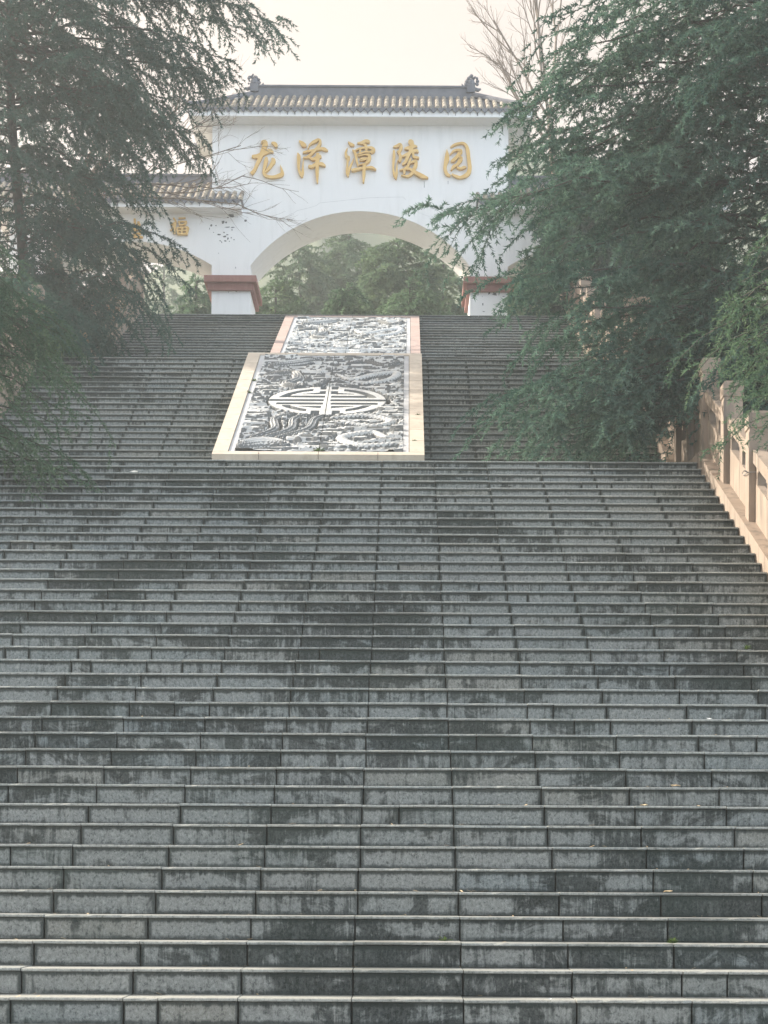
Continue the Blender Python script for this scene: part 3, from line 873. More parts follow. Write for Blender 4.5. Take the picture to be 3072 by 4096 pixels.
def character(key, depth0):
    ox, oy, sc, strokes = CH[key]
    m = MB()
    for si, st in enumerate(strokes):
        c = spline([(x, y, w) for x, y, w in st], 6*len(st))
        Lp, Rp = [], []
        for i in range(len(c)):
            a, b = c[max(i-1, 0)], c[min(i+1, len(c)-1)]
            dx, dy = b[0]-a[0], b[1]-a[1]; l = math.hypot(dx, dy) + 1e-6
            w = max(c[i][2], 4)/2
            Lp.append((c[i][0]+dy/l*w, c[i][1]-dx/l*w)); Rp.append((c[i][0]-dy/l*w, c[i][1]+dx/l*w))
        f = GY - depth0 - si*0.0022
        pl = [P(ox+x/sc, oy+y/sc, GY) for x, y in Lp]; pr = [P(ox+x/sc, oy+y/sc, GY) for x, y in Rp]
        n = len(pl)
        vs = [(p.x, f, p.z) for p in pl] + [(p.x, f, p.z) for p in pr] + [(p.x, GY-0.001, p.z) for p in pl] + [(p.x, GY-0.001, p.z) for p in pr]
        fs = []
        for i in range(n-1):
            fs += [(i, n+i, n+i+1, i+1), (i, i+1, 2*n+i+1, 2*n+i), (n+i, 3*n+i, 3*n+i+1, n+i+1)]
        fs += [(0, 2*n, 3*n, n), (n-1, 2*n-1, 4*n-1, 3*n-1)]
        m.add(vs, fs)
    m.build('gilded_character', M_GOLD, gate)
for k in ('long', 'ze', 'tan', 'ling', 'yuan'): character(k, 0.085)
for k in ('fu', 'zao'): character(k, 0.06)

# cracks and flaked patches on the plaster
def strip(pts, w, nm, mat):
    m = MB(); r0 = random.Random(5)
    q = [P(700+x*.9042, 280+y*.9042, GY) for x, y in pts]
    for a, b in zip(q, q[1:]):
        d = Vector((b.x-a.x, 0, b.z-a.z)).normalized(); nrm = Vector((-d.z, 0, d.x))*w/2
        m.add([(a-nrm)[:], (b-nrm)[:], (b+nrm)[:], (a+nrm)[:]], [(0,1,2,3)])
    m.v = [(x, GY-0.0025, z) for x, y, z in m.v]
    m.build(nm, mat, gate)
strip([(505,648),(540,622),(585,612),(625,600),(640,588),(700,582),(740,578),(800,572),(850,566),(930,563),(1008,562),(1022,575)], 0.005, 'crack', M_HAIR)
strip([(1060,615),(1080,632),(1115,645),(1170,668)], 0.004, 'crack', M_HAIR)
strip([(1102,492),(1103,520)], 0.012, 'crack', M_STAIN)
strip([(1208,490),(1208,505)], 0.01, 'crack', M_STAIN)
def flake(cx, cy, rx, ry, r0, ox=480, oy=680, sc=2.765, y=GY):
    m = MB(); n = 9; pts = []
    for k in range(n):
        a = 2*math.pi*k/n; f = r0.uniform(0.45, 1.2)
        p = P(ox+(cx+rx*f*math.cos(a))/sc, oy+(cy+ry*f*math.sin(a))/sc, y); pts.append((p.x, y-0.004, p.z))
    m.prism(pts, (0, 0.003, 0)); m.build('flaked_patch', M_CRACK, gate)
r0 = random.Random(21)
for cx, cy, rx, ry in ((1235,505,38,22),(1195,525,16,10),(1135,575,18,20),(1175,580,14,12),(1010,615,16,12),(1060,615,8,6),(1190,632,32,8),(1245,635,22,7),(1240,660,8,14),
                       (1095,715,18,9),(1150,690,10,8),(1185,715,16,7),(1160,735,24,9),(1195,760,8,18),(1230,750,9,9),(1165,785,18,7),(1110,785,12,9),(1125,800,7,14),(1260,770,9,7),(1035,690,7,5),
                       (1210,790,7,6),(1090,920,5,4),(1280,1080,4,16),(1200,1350,4,9),(1285,1345,10,5),(1390,560,16,12),(990,650,4,12),(1300,520,5,5)):
    flake(cx, cy, rx, ry, r0)
for cx, cy, rx, ry in ((710,755,12,16),(770,765,28,20),(640,875,9,18),(560,785,4,8),(632,790,3,10),(870,790,14,8),(810,890,5,10),(905,935,12,9),(650,958,16,6),(770,965,12,8),(840,965,20,6),(585,545,6,6),(600,552,10,9)):
    flake(cx, cy, rx, ry, r0, 1700, 900, 2.765)

# ------------------------------------------------------------------ stone balustrades
def balustrade(side, label):
    xi = XR + 0.006 if side > 0 else XL - 0.006       # inner face
    sg = side
    t = thing('stone_balustrade', (xi + sg*0.2, 19.4, nosing(19.4)), label, 'balustrade')
    ys = [14.7, 16.28, 17.84, 19.4, 20.96, 22.5, 23.56, 24.66, 26.13, 27.6, 29.07, 30.5, 31.6, 32.7, 34.1, 35.5, 36.9, 38.3, 39.7, 41.1, 42.2]
    X = lambda d: xi + sg*d
    def zb(y): return nosing(y) + 0.12
    def sheared(m, xa, xb, ya, yb, za0, za1, zb0, zb1):
        m.add([(xa,ya,za0),(xb,ya,za0),(xb,yb,zb0),(xa,yb,zb0),(xa,ya,za1),(xb,ya,za1),(xb,yb,zb1),(xa,yb,zb1)],
              [(0,3,2,1),(4,5,6,7),(0,1,5,4),(1,2,6,5),(2,3,7,6),(3,0,4,7)])
    for i, y in enumerate(ys):
        z = zb(y)
        m = MB(); m.box((X(0.06) if sg > 0 else X(0.28), y, z-0.1), (X(0.28) if sg > 0 else X(0.06), y+0.20, z+0.955))
        p = m.build('post', M_BAL, t)
        m = MB()
        a, b = sorted((X(0.04), X(0.30)))
        c = (a+b)/2
        lv = [(0.0, 0.105), (0.04, 0.105), (0.05, 0.118), (0.20, 0.118), (0.23, 0.095), (0.25, 0.0)]
        for (h0, r0_), (h1, r1_) in zip(lv, lv[1:]):
            q = lambda r_, h: [(c-r_, y+0.10-r_, z+0.956+h), (c+r_, y+0.10-r_, z+0.956+h), (c+r_, y+0.10+r_, z+0.956+h), (c-r_, y+0.10+r_, z+0.956+h)]
            m.add(q(r0_, h0)+q(max(r1_, 0.001), h1), [(0,1,5,4),(1,2,6,5),(2,3,7,6),(3,0,4,7)])
        m.build('post_cap', M_BAL, p)
    for ya, yb in zip(ys, ys[1:]):
        # kerb follows the slope, panel and rail between the posts
        knots = [ya] + [k for k in (D1, D2A, D2, D3A, D3) if ya+0.05 < k < yb-0.05] + [yb]
        for a, b in zip(knots, knots[1:]):
            m = MB(); x0, x1 = sorted((X(0.0), X(0.42)))
            sheared(m, x0, x1, a+0.002, b-0.002, zb(a)-0.75, zb(a), zb(b)-0.75, zb(b)); m.build('kerb', M_BAL, t)
        a, b = ya+0.201, yb-0.001
        za, zb_ = zb(ya)+0.0, zb(yb)+0.0
        f = lambda y: za + (zb_-za)*(y-ya)/(yb-ya)
        m = MB(); x0, x1 = sorted((X(0.13), X(0.21)))
        sheared(m, x0, x1, a, b, f(a)-0.05, f(a)+0.41, f(b)-0.05, f(b)+0.41); m.build('panel', M_BAL, t)
        m = MB(); x0, x1 = sorted((X(0.10), X(0.24)))
        sheared(m, x0, x1, a, b, f(a)+0.63, f(a)+0.77, f(b)+0.63, f(b)+0.77); m.build('handrail', M_BAL, t)
        x0, x1 = sorted((X(0.135), X(0.205)))
        L = b-a
        for (s0, s1, h0) in ((0.0, 0.06, 0.411), (0.06, 0.10, 0.55), (0.44, 0.56, 0.411), (0.40, 0.44, 0.56), (0.56, 0.60, 0.56), (0.90, 0.94, 0.55), (0.94, 1.0, 0.411)):
            m = MB(); p, q = a+L*s0+0.001, a+L*s1-0.001
            sheared(m, x0, x1, p, q, f(p)+h0, f(p)+0.629, f(q)+h0, f(q)+0.629); m.build('spacer_block', M_BAL, t)
    return t
balustrade(1, 'sunlit granite balustrade along the right edge of the stairs')
balustrade(-1, 'granite balustrade along the left edge of the stairs, mostly behind the cedars')

# ------------------------------------------------------------------ trees
UP = np.array([0, 0, 1.0])
def tubes_np(polys, sides=5):
    V, F = [], []
    k = 0
    for pts, r0, r1 in polys:
        pts = np.asarray(pts); n = len(pts)
        t = np.gradient(pts, axis=0); t /= np.linalg.norm(t, axis=1)[:, None] + 1e-9
        b = np.cross(t, np.array([0.17, 0.29, 0.94])); b /= np.linalg.norm(b, axis=1)[:, None] + 1e-9
        c = np.cross(t, b)
        r = np.linspace(r0, r1, n)[:, None]
        for j in range(sides):
            a = 2*np.pi*j/sides
            V.append(pts + (b*np.cos(a) + c*np.sin(a))*r)
        base = k + np.arange(sides)[:, None]*n + np.arange(n-1)[None, :]
        nxt = k + ((np.arange(sides)+1) % sides)[:, None]*n + np.arange(n-1)[None, :]
        F.append(np.stack([base, base+1, nxt+1, nxt], -1).reshape(-1, 4))
        k += n*sides
    return np.concatenate(V), np.concatenate(F)

def needles(polys, per_m, ln, w, g, tipv=0.0, spread=0.95):
    """needle triangles round the given shoots"""
    B, D, N = [], [], []
    tv = []
    for pts, tb in polys:
        pts = np.asarray(pts)
        seg = np.diff(pts, axis=0); l = np.linalg.norm(seg, axis=1); tot = l.sum()
        n = max(3, int(tot*per_m))
        s = np.sort(g.random(n))*tot
        cs = np.concatenate([[0], np.cumsum(l)])
        i = np.clip(np.searchsorted(cs, s) - 1, 0, len(seg)-1)
        f = (s - cs[i])/np.maximum(l[i], 1e-6)
        B.append(pts[i] + seg[i]*f[:, None]); D.append(seg[i]/np.maximum(l[i], 1e-6)[:, None])
        tv.append(np.clip(tb*np.ones(n)*(0.3+0.7*s/tot), 0, 1))
    B = np.concatenate(B); D = np.concatenate(D); tv = np.concatenate(tv)
    n = len(B)
    rv = g.normal(size=(n, 3)); rv[:, 2] += 0.25
    rv -= D*(rv*D).sum(1)[:, None]; rv /= np.linalg.norm(rv, axis=1)[:, None] + 1e-9
    a = g.uniform(0.5, 1.0, n)[:, None]*spread
    d = D*np.sqrt(np.maximum(1-a*a, 0.05)) + rv*a
    sd = np.cross(d, g.normal(size=(n, 3))); sd /= np.linalg.norm(sd, axis=1)[:, None] + 1e-9
    L = ln*g.uniform(0.65, 1.2, n)[:, None]
    V = np.stack([B - sd*w/2, B + sd*w/2, B + d*L], 1).reshape(-1, 3)
    F = np.arange(3*n).reshape(n, 3)
    return V, F, np.repeat(tv, 3)

def arc(a, b, sag, n):
    t = np.linspace(0, 1, n)[:, None]
    p = a + (b-a)*t
    p[:, 2] += (sag*4*t*(1-t))[:, 0]
    return p

def cedar(name, label, base, height, r_trunk, branches, g, mat, sec_len=1.1, sec_gap=0.24, twig=0.34, twig_gap=0.13, per_m=75, ln=0.05, w=0.009, bright=0.25, droop=0.45, group=None, lean=(0, 0), cat='tree', start=0.14):
    """branches: list of (attach z, tip xyz, arch)"""
    base = np.array(base, float)
    t = thing(name, tuple(base), label, cat, group)
    zz = np.linspace(0, height, 14)
    tr = np.stack([base[0] + lean[0]*(zz/height)**1.3 + 0.05*np.sin(zz*0.9), base[1] + lean[1]*(zz/height)**1.3 + 0.05*np.cos(zz*0.7), base[2] - 0.3 + zz], 1)
    wood, shoots = [(tr, r_trunk, 0.03)], []
    for za, tip, arch in branches:
        f = np.clip((za - base[2])/height, 0, 1)
        a = np.array([np.interp(za, tr[:, 2], tr[:, 0]), np.interp(za, tr[:, 2], tr[:, 1]), za])
        tip = np.array(tip, float)
        L = np.linalg.norm(tip-a)
        p = arc(a, tip, arch, 12)
        p[1:-1] += g.normal(scale=0.03*L**0.5, size=(10, 3))*np.array([1, 1, 0.6])
        wood.append((p, 0.010 + 0.006*L, 0.004))
        br = bright*g.uniform(0.2, 1.6)
        shoots.append((p[6:], br))
        ns = int(L*(1-start)/sec_gap)
        for k in range(ns):
            s = start + (1-start)*(k+g.random())/ns
            q = s*11; i = min(int(q), 10); fr = q-i
            o = p[i]*(1-fr)+p[i+1]*fr
            d = p[i+1]-p[i]; d = d/np.linalg.norm(d)
            h = np.cross(d, UP); h /= np.linalg.norm(h)+1e-9
            sgn = 1 if k % 2 else -1
            ang = g.uniform(0.55, 1.15)
            sl = sec_len*(0.35+0.65*np.sin(np.pi*min(1, (1-s)*0.9+0.15)))*g.uniform(0.55, 1.25)
            dv = d*np.cos(ang) + h*sgn*np.sin(ang) + UP*g.uniform(-0.12, 0.22)
            e = o + dv*sl; e[2] -= droop*sl*g.uniform(0.4, 1.3)
            sp = arc(o, e, 0.12*sl, 7)
            wood.append((sp[::2], 0.005, 0.002))
            shoots.append((sp[1:], br))
            nt = max(2, int(sl/twig_gap))
            for j in range(nt):
                s2 = 0.1+0.9*(j+g.random())/nt
                q2 = s2*6; i2 = min(int(q2), 5); f2 = q2-i2
                o2 = sp[i2]*(1-f2)+sp[i2+1]*f2
                d2 = sp[i2+1]-sp[i2]; d2 = d2/(np.linalg.norm(d2)+1e-9)
                h2 = np.cross(d2, UP); h2 /= np.linalg.norm(h2)+1e-9
                an2 = g.uniform(0.4, 1.2)*(1 if j % 2 else -1)
                tl = twig*g.uniform(0.4, 1.3)*(1.1-0.5*s2)
                e2 = o2 + (d2*np.cos(an2)+h2*np.sin(an2)+UP*g.uniform(-0.1, 0.35))*tl
                e2[2] -= droop*0.9*tl*g.uniform(0.3, 1.6)
                shoots.append((arc(o2, e2, 0.1*tl, 4), min(1, br*g.uniform(0.5, 2.0))))
    V, F = tubes_np(wood[:1], 10)
    np_mesh('trunk', V, F, M_BARK, t, smooth=True)
    V, F = tubes_np(wood[1:], 3)
    np_mesh('branches', V, F, M_BARK, t)
    V, F, tv = needles(shoots, per_m, ln, w, g)
    np_mesh('crown', V, F, mat, t, attr={'tip': tv})
    return t, len(F)

NTRI = 0
def fill(base, trunk_y, z0, z1, n, prof, g, sector=(0, 2*math.pi), dz=(-0.9, -0.2), lean=0):
    out = []
    for k in range(n):
        z = z0 + (z1-z0)*(k+g.random())/n
        a = sector[0] + (sector[1]-sector[0])*((k*0.381966*2.618) % 1.0 + 0.08*g.random()) if True else 0
        a = sector[0] + (sector[1]-sector[0])*g.random()
        L = prof(z)*g.uniform(0.65, 1.05)
        za = z + g.uniform(0.1, 0.6)
        out.append((za, (base[0]+L*math.cos(a), base[1]+L*math.sin(a), z + g.uniform(*dz)*L*0.18), 0.10*L))
    return out

def tips(lst, Y, dza, g, jitter=1.2):
    o = []
    for px, py in lst:
        p = P(px, py, Y + g.uniform(-jitter, jitter)); o.append((p.z + g.uniform(*dza), tuple(p), g.uniform(0.15, 0.5)))
    return o

# left cedar beside the upper flight
g = np.random.default_rng(101)
bA = (-7.1, 34.0, nosing(34.0)-0.1)
tA = [(1137,104),(1060,60),(980,150),(936,250),(870,330),(849,319),(800,200),(760,420),(700,90),(640,480),(560,300),(600,560),(520,620),(485,690),(560,760),
      (762,970),(735,1047),(707,1150),(665,1240),(620,1010),(600,1180),(560,1300),(485,1386),(439,1424),(380,1330),(520,920),(470,1090),(330,1420),(250,1280),(200,1120)]
tA = [(x-75 if y > 900 and x > 450 else x, y) for x, y in tA]
brA = tips(tA, 33.4, (0.3, 1.3), g, 1.3)
pA = lambda z: np.interp(z, [9, 10.5, 12, 13.2, 14.5, 16, 17.5, 20], [2.2, 2.3, 2.0, 1.6, 2.3, 3.6, 4.1, 3.2])
brA += tips([(30,1120),(90,1180),(150,1230),(60,1260),(210,1290),(120,1310),(270,1340),(180,1380),(40,1340),(240,1210)], 29.6, (0.5, 1.2), g, 0.8)
brA += fill(bA, 34, 9.6, 20.0, 150, pA, g)
brA += fill((bA[0]-0.4, bA[1]), 34, 10.5, 20.0, 44, lambda z: 1.5, g, (-2.9, -0.2))
_, n = cedar('cedar_tree', 'tall dark cedar with drooping branches left of the upper flight, overlapping the gate wing', bA, 13.5, 0.12, brA, g, M_NEEDLE, sec_len=1.0, twig=0.36, twig_gap=0.11, per_m=105, ln=0.070, w=0.0205, bright=0.18, lean=(-0.9, 0.3), droop=0.65)
NTRI += n

# large right cedar by the landing
g = np.random.default_rng(202)
bB = (5.25, 24.2, nosing(24.2)-0.2)
tB = [(2133,70),(2062,240),(2110,330),(1990,440),(1970,452),(2060,560),(1960,629),(2010,700),(1900,798),(1745,862),(1800,880),(1930,1100),(1900,1010),(1960,1170),(2030,1120),
      (2194,1296),(2160,1400),(2240,1480),(1954,1583),(2010,1640),(2065,1722),(2120,1690),(2185,1800),(2230,1770),(2320,1800),(2420,1780),(2400,1680),(2380,1600),(2450,1480),(2100,1560),(2250,1600),(2400,1650),(2300,1400),(2350,1240),(2150,900),(2250,700),(2200,450),(2330,150),(2280,320),(2450,60)]
tB = [(x+100 if x < 2150 and y < 760 else (x+170 if x < 2000 and 990 < y < 1250 else (x+25 if x < 2150 and y < 1250 else x)), y if y < 1700 else y-25) for x, y in tB]
brB = tips(tB, 23.4, (0.2, 1.0), g, 0.9)
pB = lambda z: np.interp(z, [6, 7.5, 8.5, 9.5, 11, 13, 16], [2.8, 3.0, 2.6, 2.8, 2.9, 2.9, 2.2])
brB += fill(bB, 24.2, 7.7, 15.6, 200, pB, g)
_, n = cedar('cedar_tree', 'huge dense cedar spreading over the right balustrade and hiding the right side of the gate', bB, 12.0, 0.24, brB, g, M_NEEDLE, sec_len=1.15, twig=0.36, twig_gap=0.12, per_m=115, ln=0.064, w=0.0178, bright=0.5)
NTRI += n

# near right cedar, only its lit branch ends reach into the picture
g = np.random.default_rng(303)
bC = (5.9, 15.2, nosing(15.2)-0.2)
tC = [(2830,1430),(2850,1320),(2900,1230),(2960,1130),(2990,1020),(2880,1380),(2930,1500),(2900,1560),(2980,1600),(3020,1680),(3040,1420),(2950,1290),(3050,960)]
brC = tips(tC, 15.2, (0.3, 0.9), g, 0.7)
brC += fill(bC, 15.2, 4.2, 11, 34, lambda z: np.interp(z, [4, 6, 8, 11], [2.2, 2.4, 2.2, 1.6]), g, (-1.2, 1.4))
_, n = cedar('cedar_tree', 'pale green cedar branch ends reaching in over the nearest right balustrade posts', bC, 8.5, 0.16, brC, g, M_NEEDLE2, sec_len=0.8, twig=0.28, per_m=130, ln=0.045, w=0.010, bright=0.6)
NTRI += n

# near left cedar, soft pale branches drooping over the step ends
g = np.random.default_rng(404)
bD = (-7.3, 21.5, nosing(21.5)-0.2)
tD = [(330,1926),(280,1840),(230,1700),(300,1560),(230,1420),(150,1350),(190,1500),(120,1800),(90,1640),(200,1880),(60,1450),(40,1720),(260,1650)]
brD = tips(tD, 21.2, (0.5, 1.2), g, 0.7)
brD += tips([(20,1150),(90,1190),(160,1270),(230,1250),(270,1330),(60,1260),(120,1300),(190,1380),(40,1390),(140,1430),(240,1480),(80,1500),(60,1180),(150,1230),(100,1120),(210,1310),(30,1060),(30,1330)], 21.3, (0.3, 0.8), g, 0.7)
brD += fill(bD, 21.5, 6.0, 10.6, 56, lambda z: np.interp(z, [5, 7, 8.5, 9.5, 11], [2.2, 2.6, 2.6, 2.1, 0.8]), g, (-2.4, 2.8))
_, n = cedar('cedar_tree', 'pale green young cedar at the left edge with soft branches drooping over the step ends', bD, 6.0, 0.12, brD, g, M_NEEDLE2, sec_len=0.8, twig=0.30, per_m=120, ln=0.05, w=0.013, bright=0.3, droop=0.6)
NTRI += n

# trees beyond the gate
def far_conifer(label, px, ptop, Y, width, g, mat, nb=44, bright=0.3, zb=None, group='conifers beyond the gate', per=42, drp=0.5, name='conifer'):
    top = P(px, ptop, Y)
    z0 = Z3 - 0.1 if zb is None else zb
    base = (top.x, Y, z0)
    H = top.z - z0
    br = []
    nb = int(nb*1.9)
    for k in range(nb):
        f = (k+g.random())/nb
        z = z0 + 0.35 + (H-0.3)*f
        L = width*(1-f)**0.65*(0.55+0.45*min(1, f*5))*g.uniform(0.7, 1.08) + 0.1
        a = g.uniform(0, 2*math.pi)
        br.append((z, (base[0]+L*math.cos(a), Y+L*math.sin(a), z - 0.12*L*g.uniform(0, 2)), 0.12*L))
    br.append((z0+H*0.9, (top.x, Y, top.z), 0))
    t, n = cedar(name, label, base, H, 0.05+0.012*H, br, g, mat, sec_len=0.30*width+0.3, sec_gap=0.17, twig=0.36, twig_gap=0.12, per_m=per, ln=0.14, w=0.058, start=0.05, bright=bright, droop=drp, group=group)
    return n
g = np.random.default_rng(515)
NTRI += far_conifer('dense dark evergreen in front of the right wing, beside the right pier', 2330, 560, 41.8, 1.5, g, M_NEEDLE, 46, 0.3, group='evergreens in front of the right wing')
NTRI += far_conifer('dense dark evergreen in front of the right wing, second from the right pier', 2620, 470, 40.8, 1.7, g, M_NEEDLE, 46, 0.3, group='evergreens in front of the right wing')
g = np.random.default_rng(505)
NTRI += far_conifer('dark cone shaped cedar standing behind the right half of the arch', 1590, 938, 58, 2.7, g, M_NEEDLE3, 60, 0.25)
NTRI += far_conifer('hazy grey green cedar in the middle of the arch, behind the others', 1400, 915, 72, 3.5, g, M_NEEDLE3, 60, 0.15)
NTRI += far_conifer('broad hazy cedar behind the left half of the arch', 1200, 985, 70, 3.7, g, M_NEEDLE3, 60, 0.2)
NTRI += far_conifer('rounded cedar at the right foot of the arch', 1770, 1020, 61, 2.0, g, M_NEEDLE3, 44, 0.3)
NTRI += far_conifer('low yellow green weeping cedar at the left of the two in the arch', 1390, 1140, 50, 1.5, g, M_NEEDLE2, 34, 0.8, drp=0.9)
NTRI += far_conifer('low yellow green weeping cedar below the dark cone shaped one', 1640, 1130, 51, 1.7, g, M_NEEDLE2, 38, 0.9, drp=0.9)
NTRI += far_conifer('low dull green cedar at the left foot of the arch', 1110, 1120, 54, 1.6, g, M_NEEDLE3, 34, 0.3)
NTRI += far_conifer('cone shaped evergreen seen through the left wing arch', 790, 1105, 52, 1.25, g, M_NEEDLE2, 36, 0.4)
NTRI += far_conifer('dark evergreen right of the right pier', 2120, 1090, 52, 1.5, g, M_NEEDLE3, 36, 0.25)
NTRI += far_conifer('dark tall evergreen behind the right wing roof', 2230, 640, 56, 2.2, g, M_NEEDLE3, 50, 0.15)
NTRI += far_conifer('pale hazy tree far behind the left wing arch', 660, 1050, 92, 2.6, g, M_NEEDLE3, 40, 0.15, zb=20.0)

# bare trees
def bare_tree(label, base, limbs, g, mat, depth=4, r_trunk=0.12, trunk_top=None, spread=0.55, twigs=(5, 7), shrink=0.62, up=0.15, group=None):
    t = thing('bare_tree', tuple(base), label, 'tree', group)
    W = []
    base = np.array(base, float)
    W0 = []
    tt = np.array(trunk_top, float)
    trunk = arc(base - np.array([0, 0, 0.2]), tt, 0.0, 8); trunk[1:-1] += g.normal(scale=0.05, size=(6, 3))
    W0.append((trunk, r_trunk, r_trunk*0.6))
    def grow(p, d, L, r, lev):
        n = 7
        pts = [p]
        dd = d.copy()
        for k in range(n-1):
            dd = dd + g.normal(scale=0.10, size=3) + UP*up*0.12
            dd /= np.linalg.norm(dd)
            pts.append(pts[-1] + dd*L/(n-1))
        pts = np.array(pts)
        W.append((pts, r, r*0.45))
        if lev <= 0: return
        m = int(g.integers(*twigs))
        for k in range(m):
            f = 0.25 + 0.75*(k+g.random())/m
            i = min(int(f*(n-1)), n-2)
            o = pts[i] + (pts[i+1]-pts[i])*(f*(n-1)-i)
            ax = pts[i+1]-pts[i]; ax /= np.linalg.norm(ax)
            rv = g.normal(size=3); rv -= ax*(rv@ax); rv /= np.linalg.norm(rv)
            a = g.uniform(0.35, 1.0)*spread*1.4
            grow(o, ax*np.cos(a)+rv*np.sin(a), L*shrink*g.uniform(0.6, 1.1)*(1.15-0.5*f), max(r*0.45, 0.0035), lev-1)
    for (f0, tip, r, lev) in limbs:
        i = f0*7; k = min(int(i), 6)
        o = trunk[k] + (trunk[k+1]-trunk[k])*(i-k)
        tip = np.array(tip, float); d = tip-o; L = np.linalg.norm(d)
        grow(o, d/L, L, r, lev)
    V, F = tubes_np(W0, 8); np_mesh('trunk', V, F, mat, t, smooth=True)
    V, F = tubes_np(W, 4); np_mesh('branches', V, F, mat, t)
    return t
g = np.random.default_rng(606)
bb = P(170, 1000, 39.5); bb.z = Z3 - 0.1
tt = P(330, 720, 39.5)
bare_tree('bare leafless tree with a thick grey limb in front of the left wing roof', bb,
   [(0.95, P(590, 545, 39.2), 0.085, 3), (1.0, P(420, 480, 39.5), 0.06, 3), (0.9, P(760, 760, 39.0), 0.035, 3), (0.95, P(940, 830, 38.8), 0.03, 3), (0.97, P(880, 520, 39.0), 0.03, 3), (1.0, P(700, 380, 39.5), 0.04, 3),
    (0.9, P(960, 790, 38.6), 0.025, 2), (1.0, P(560, 330, 40), 0.04, 3), (0.98, P(1030, 700, 38.8), 0.022, 3)], g, M_BARKP, r_trunk=0.16, trunk_top=tt, spread=0.5, twigs=(4, 6))
bare_tree('bare leafless tree with upright thin branches rising behind the gate roof on the right', (4.6, 50, Z3-0.1),
   [(0.9, P(1960, 120, 50), 0.05, 3), (1.0, P(2050, -60, 50), 0.05, 3), (1.0, P(2150, -80, 50.5), 0.05, 3), (0.95, P(2010, 260, 49.5), 0.04, 3), (1.0, P(2260, -100, 50.5), 0.05, 3), (0.9, P(1985, 330, 49.7), 0.03, 3), (1.0, P(2000, 20, 50.2), 0.045, 3)],
   np.random.default_rng(707), M_BARKP, r_trunk=0.15, trunk_top=P(2200, 480, 50), spread=0.42, twigs=(4, 6), up=0.3)

# ------------------------------------------------------------------ shrubs and weeds
def leafy(name, label, cat, c, rad, n, g, mat, lw=0.05, group=None, stems=7):
    t = thing(name, (c[0], c[1], c[2]), label, cat, group)
    m = MB()
    ends = []
    for k in range(stems):
        a = g.uniform(0, 2*math.pi); rr = g.uniform(0.2, 0.9)
        e = (c[0]+rad[0]*rr*math.cos(a), c[1]+rad[1]*rr*math.sin(a), c[2]+rad[2]*g.uniform(0.6, 1.6))
        mid = (c[0]+(e[0]-c[0])*0.4, c[1]+(e[1]-c[1])*0.4, c[2]+(e[2]-c[2])*0.6)
        m.tube([c, mid, e], [0.008*rad[2]+0.002, 0.006*rad[2]+0.0015, 0.001], 4); ends.append((c, mid, e))
    m.build('stems', M_BARK, t)
    q = g.normal(size=(n, 3)); q /= np.linalg.norm(q, axis=1)[:, None]
    q *= (g.random(n)**0.45)[:, None]
    lump = 1 + 0.25*np.sin(q[:, 0]*7+q[:, 2]*5)
    B = np.array([c[0], c[1], c[2]+rad[2]]) + q*np.array(rad)*lump[:, None]
    d = g.normal(size=(n, 3)); d /= np.linalg.norm(d, axis=1)[:, None]
    s = np.cross(d, g.normal(size=(n, 3))); s /= np.linalg.norm(s, axis=1)[:, None]
    l = lw*g.uniform(0.6, 1.3, n)[:, None]
    V = np.stack([B - d*l, B - s*l*0.4, B + d*l, B + s*l*0.4], 1).reshape(-1, 3)
    np_mesh('leaves', V, np.arange(4*n).reshape(n, 4), mat, t, attr={'tip': np.repeat(np.clip(q[:, 2], 0, 1)*g.random(n), 4)})
    return t
g = np.random.default_rng(808)
def at(px, py, Y):
    p = P(px, py, Y); return (p.x, p.y, p.z)
leafy('shrub', 'bright yellow green shrub under the left cedar', 'shrub', at(245, 1425, 31.5), (0.28, 0.3, 0.26), 900, g, M_SHRUB, 0.05)
leafy('shrub', 'dry brown shrub under the left cedar, right of the yellow green one', 'shrub', at(300, 1420, 31.8), (0.22, 0.25, 0.2), 500, g, M_BROWN, 0.05)
leafy('shrub', 'dry pale brown clipped shrub at the top left of the balustrade', 'shrub', at(390, 1300, 37.5), (0.45, 0.4, 0.35), 1100, g, M_BROWN, 0.05)
leafy('shrub', 'dry brown bush among the cedar branches near the left edge', 'shrub', at(95, 1385, 30), (0.35, 0.3, 0.35), 700, g, M_BROWN, 0.05)
leafy('shrub', 'dark green shrub behind the right balustrade under the huge cedar', 'shrub', (4.9, 26.5, nosing(26.5)-0.1), (0.9, 1.2, 0.7), 5200, g, M_NEEDLE, 0.06)
leafy('shrub', 'dark green shrub behind the nearest right balustrade bays', 'shrub', (5.0, 22.0, nosing(22)-0.1), (0.8, 1.2, 0.6), 4200, g, M_NEEDLE, 0.06)
leafy('shrub', 'dark green shrub beside the upper right flight', 'shrub', (4.9, 33, nosing(33)-0.1), (0.8, 2.2, 0.9), 5200, g, M_NEEDLE, 0.07)
leafy('shrub', 'dark green shrub at the far left of the middle flight', 'shrub', (-7.6, 27.0, nosing(27)-0.1), (0.8, 1.6, 0.7), 4200, g, M_NEEDLE, 0.06)

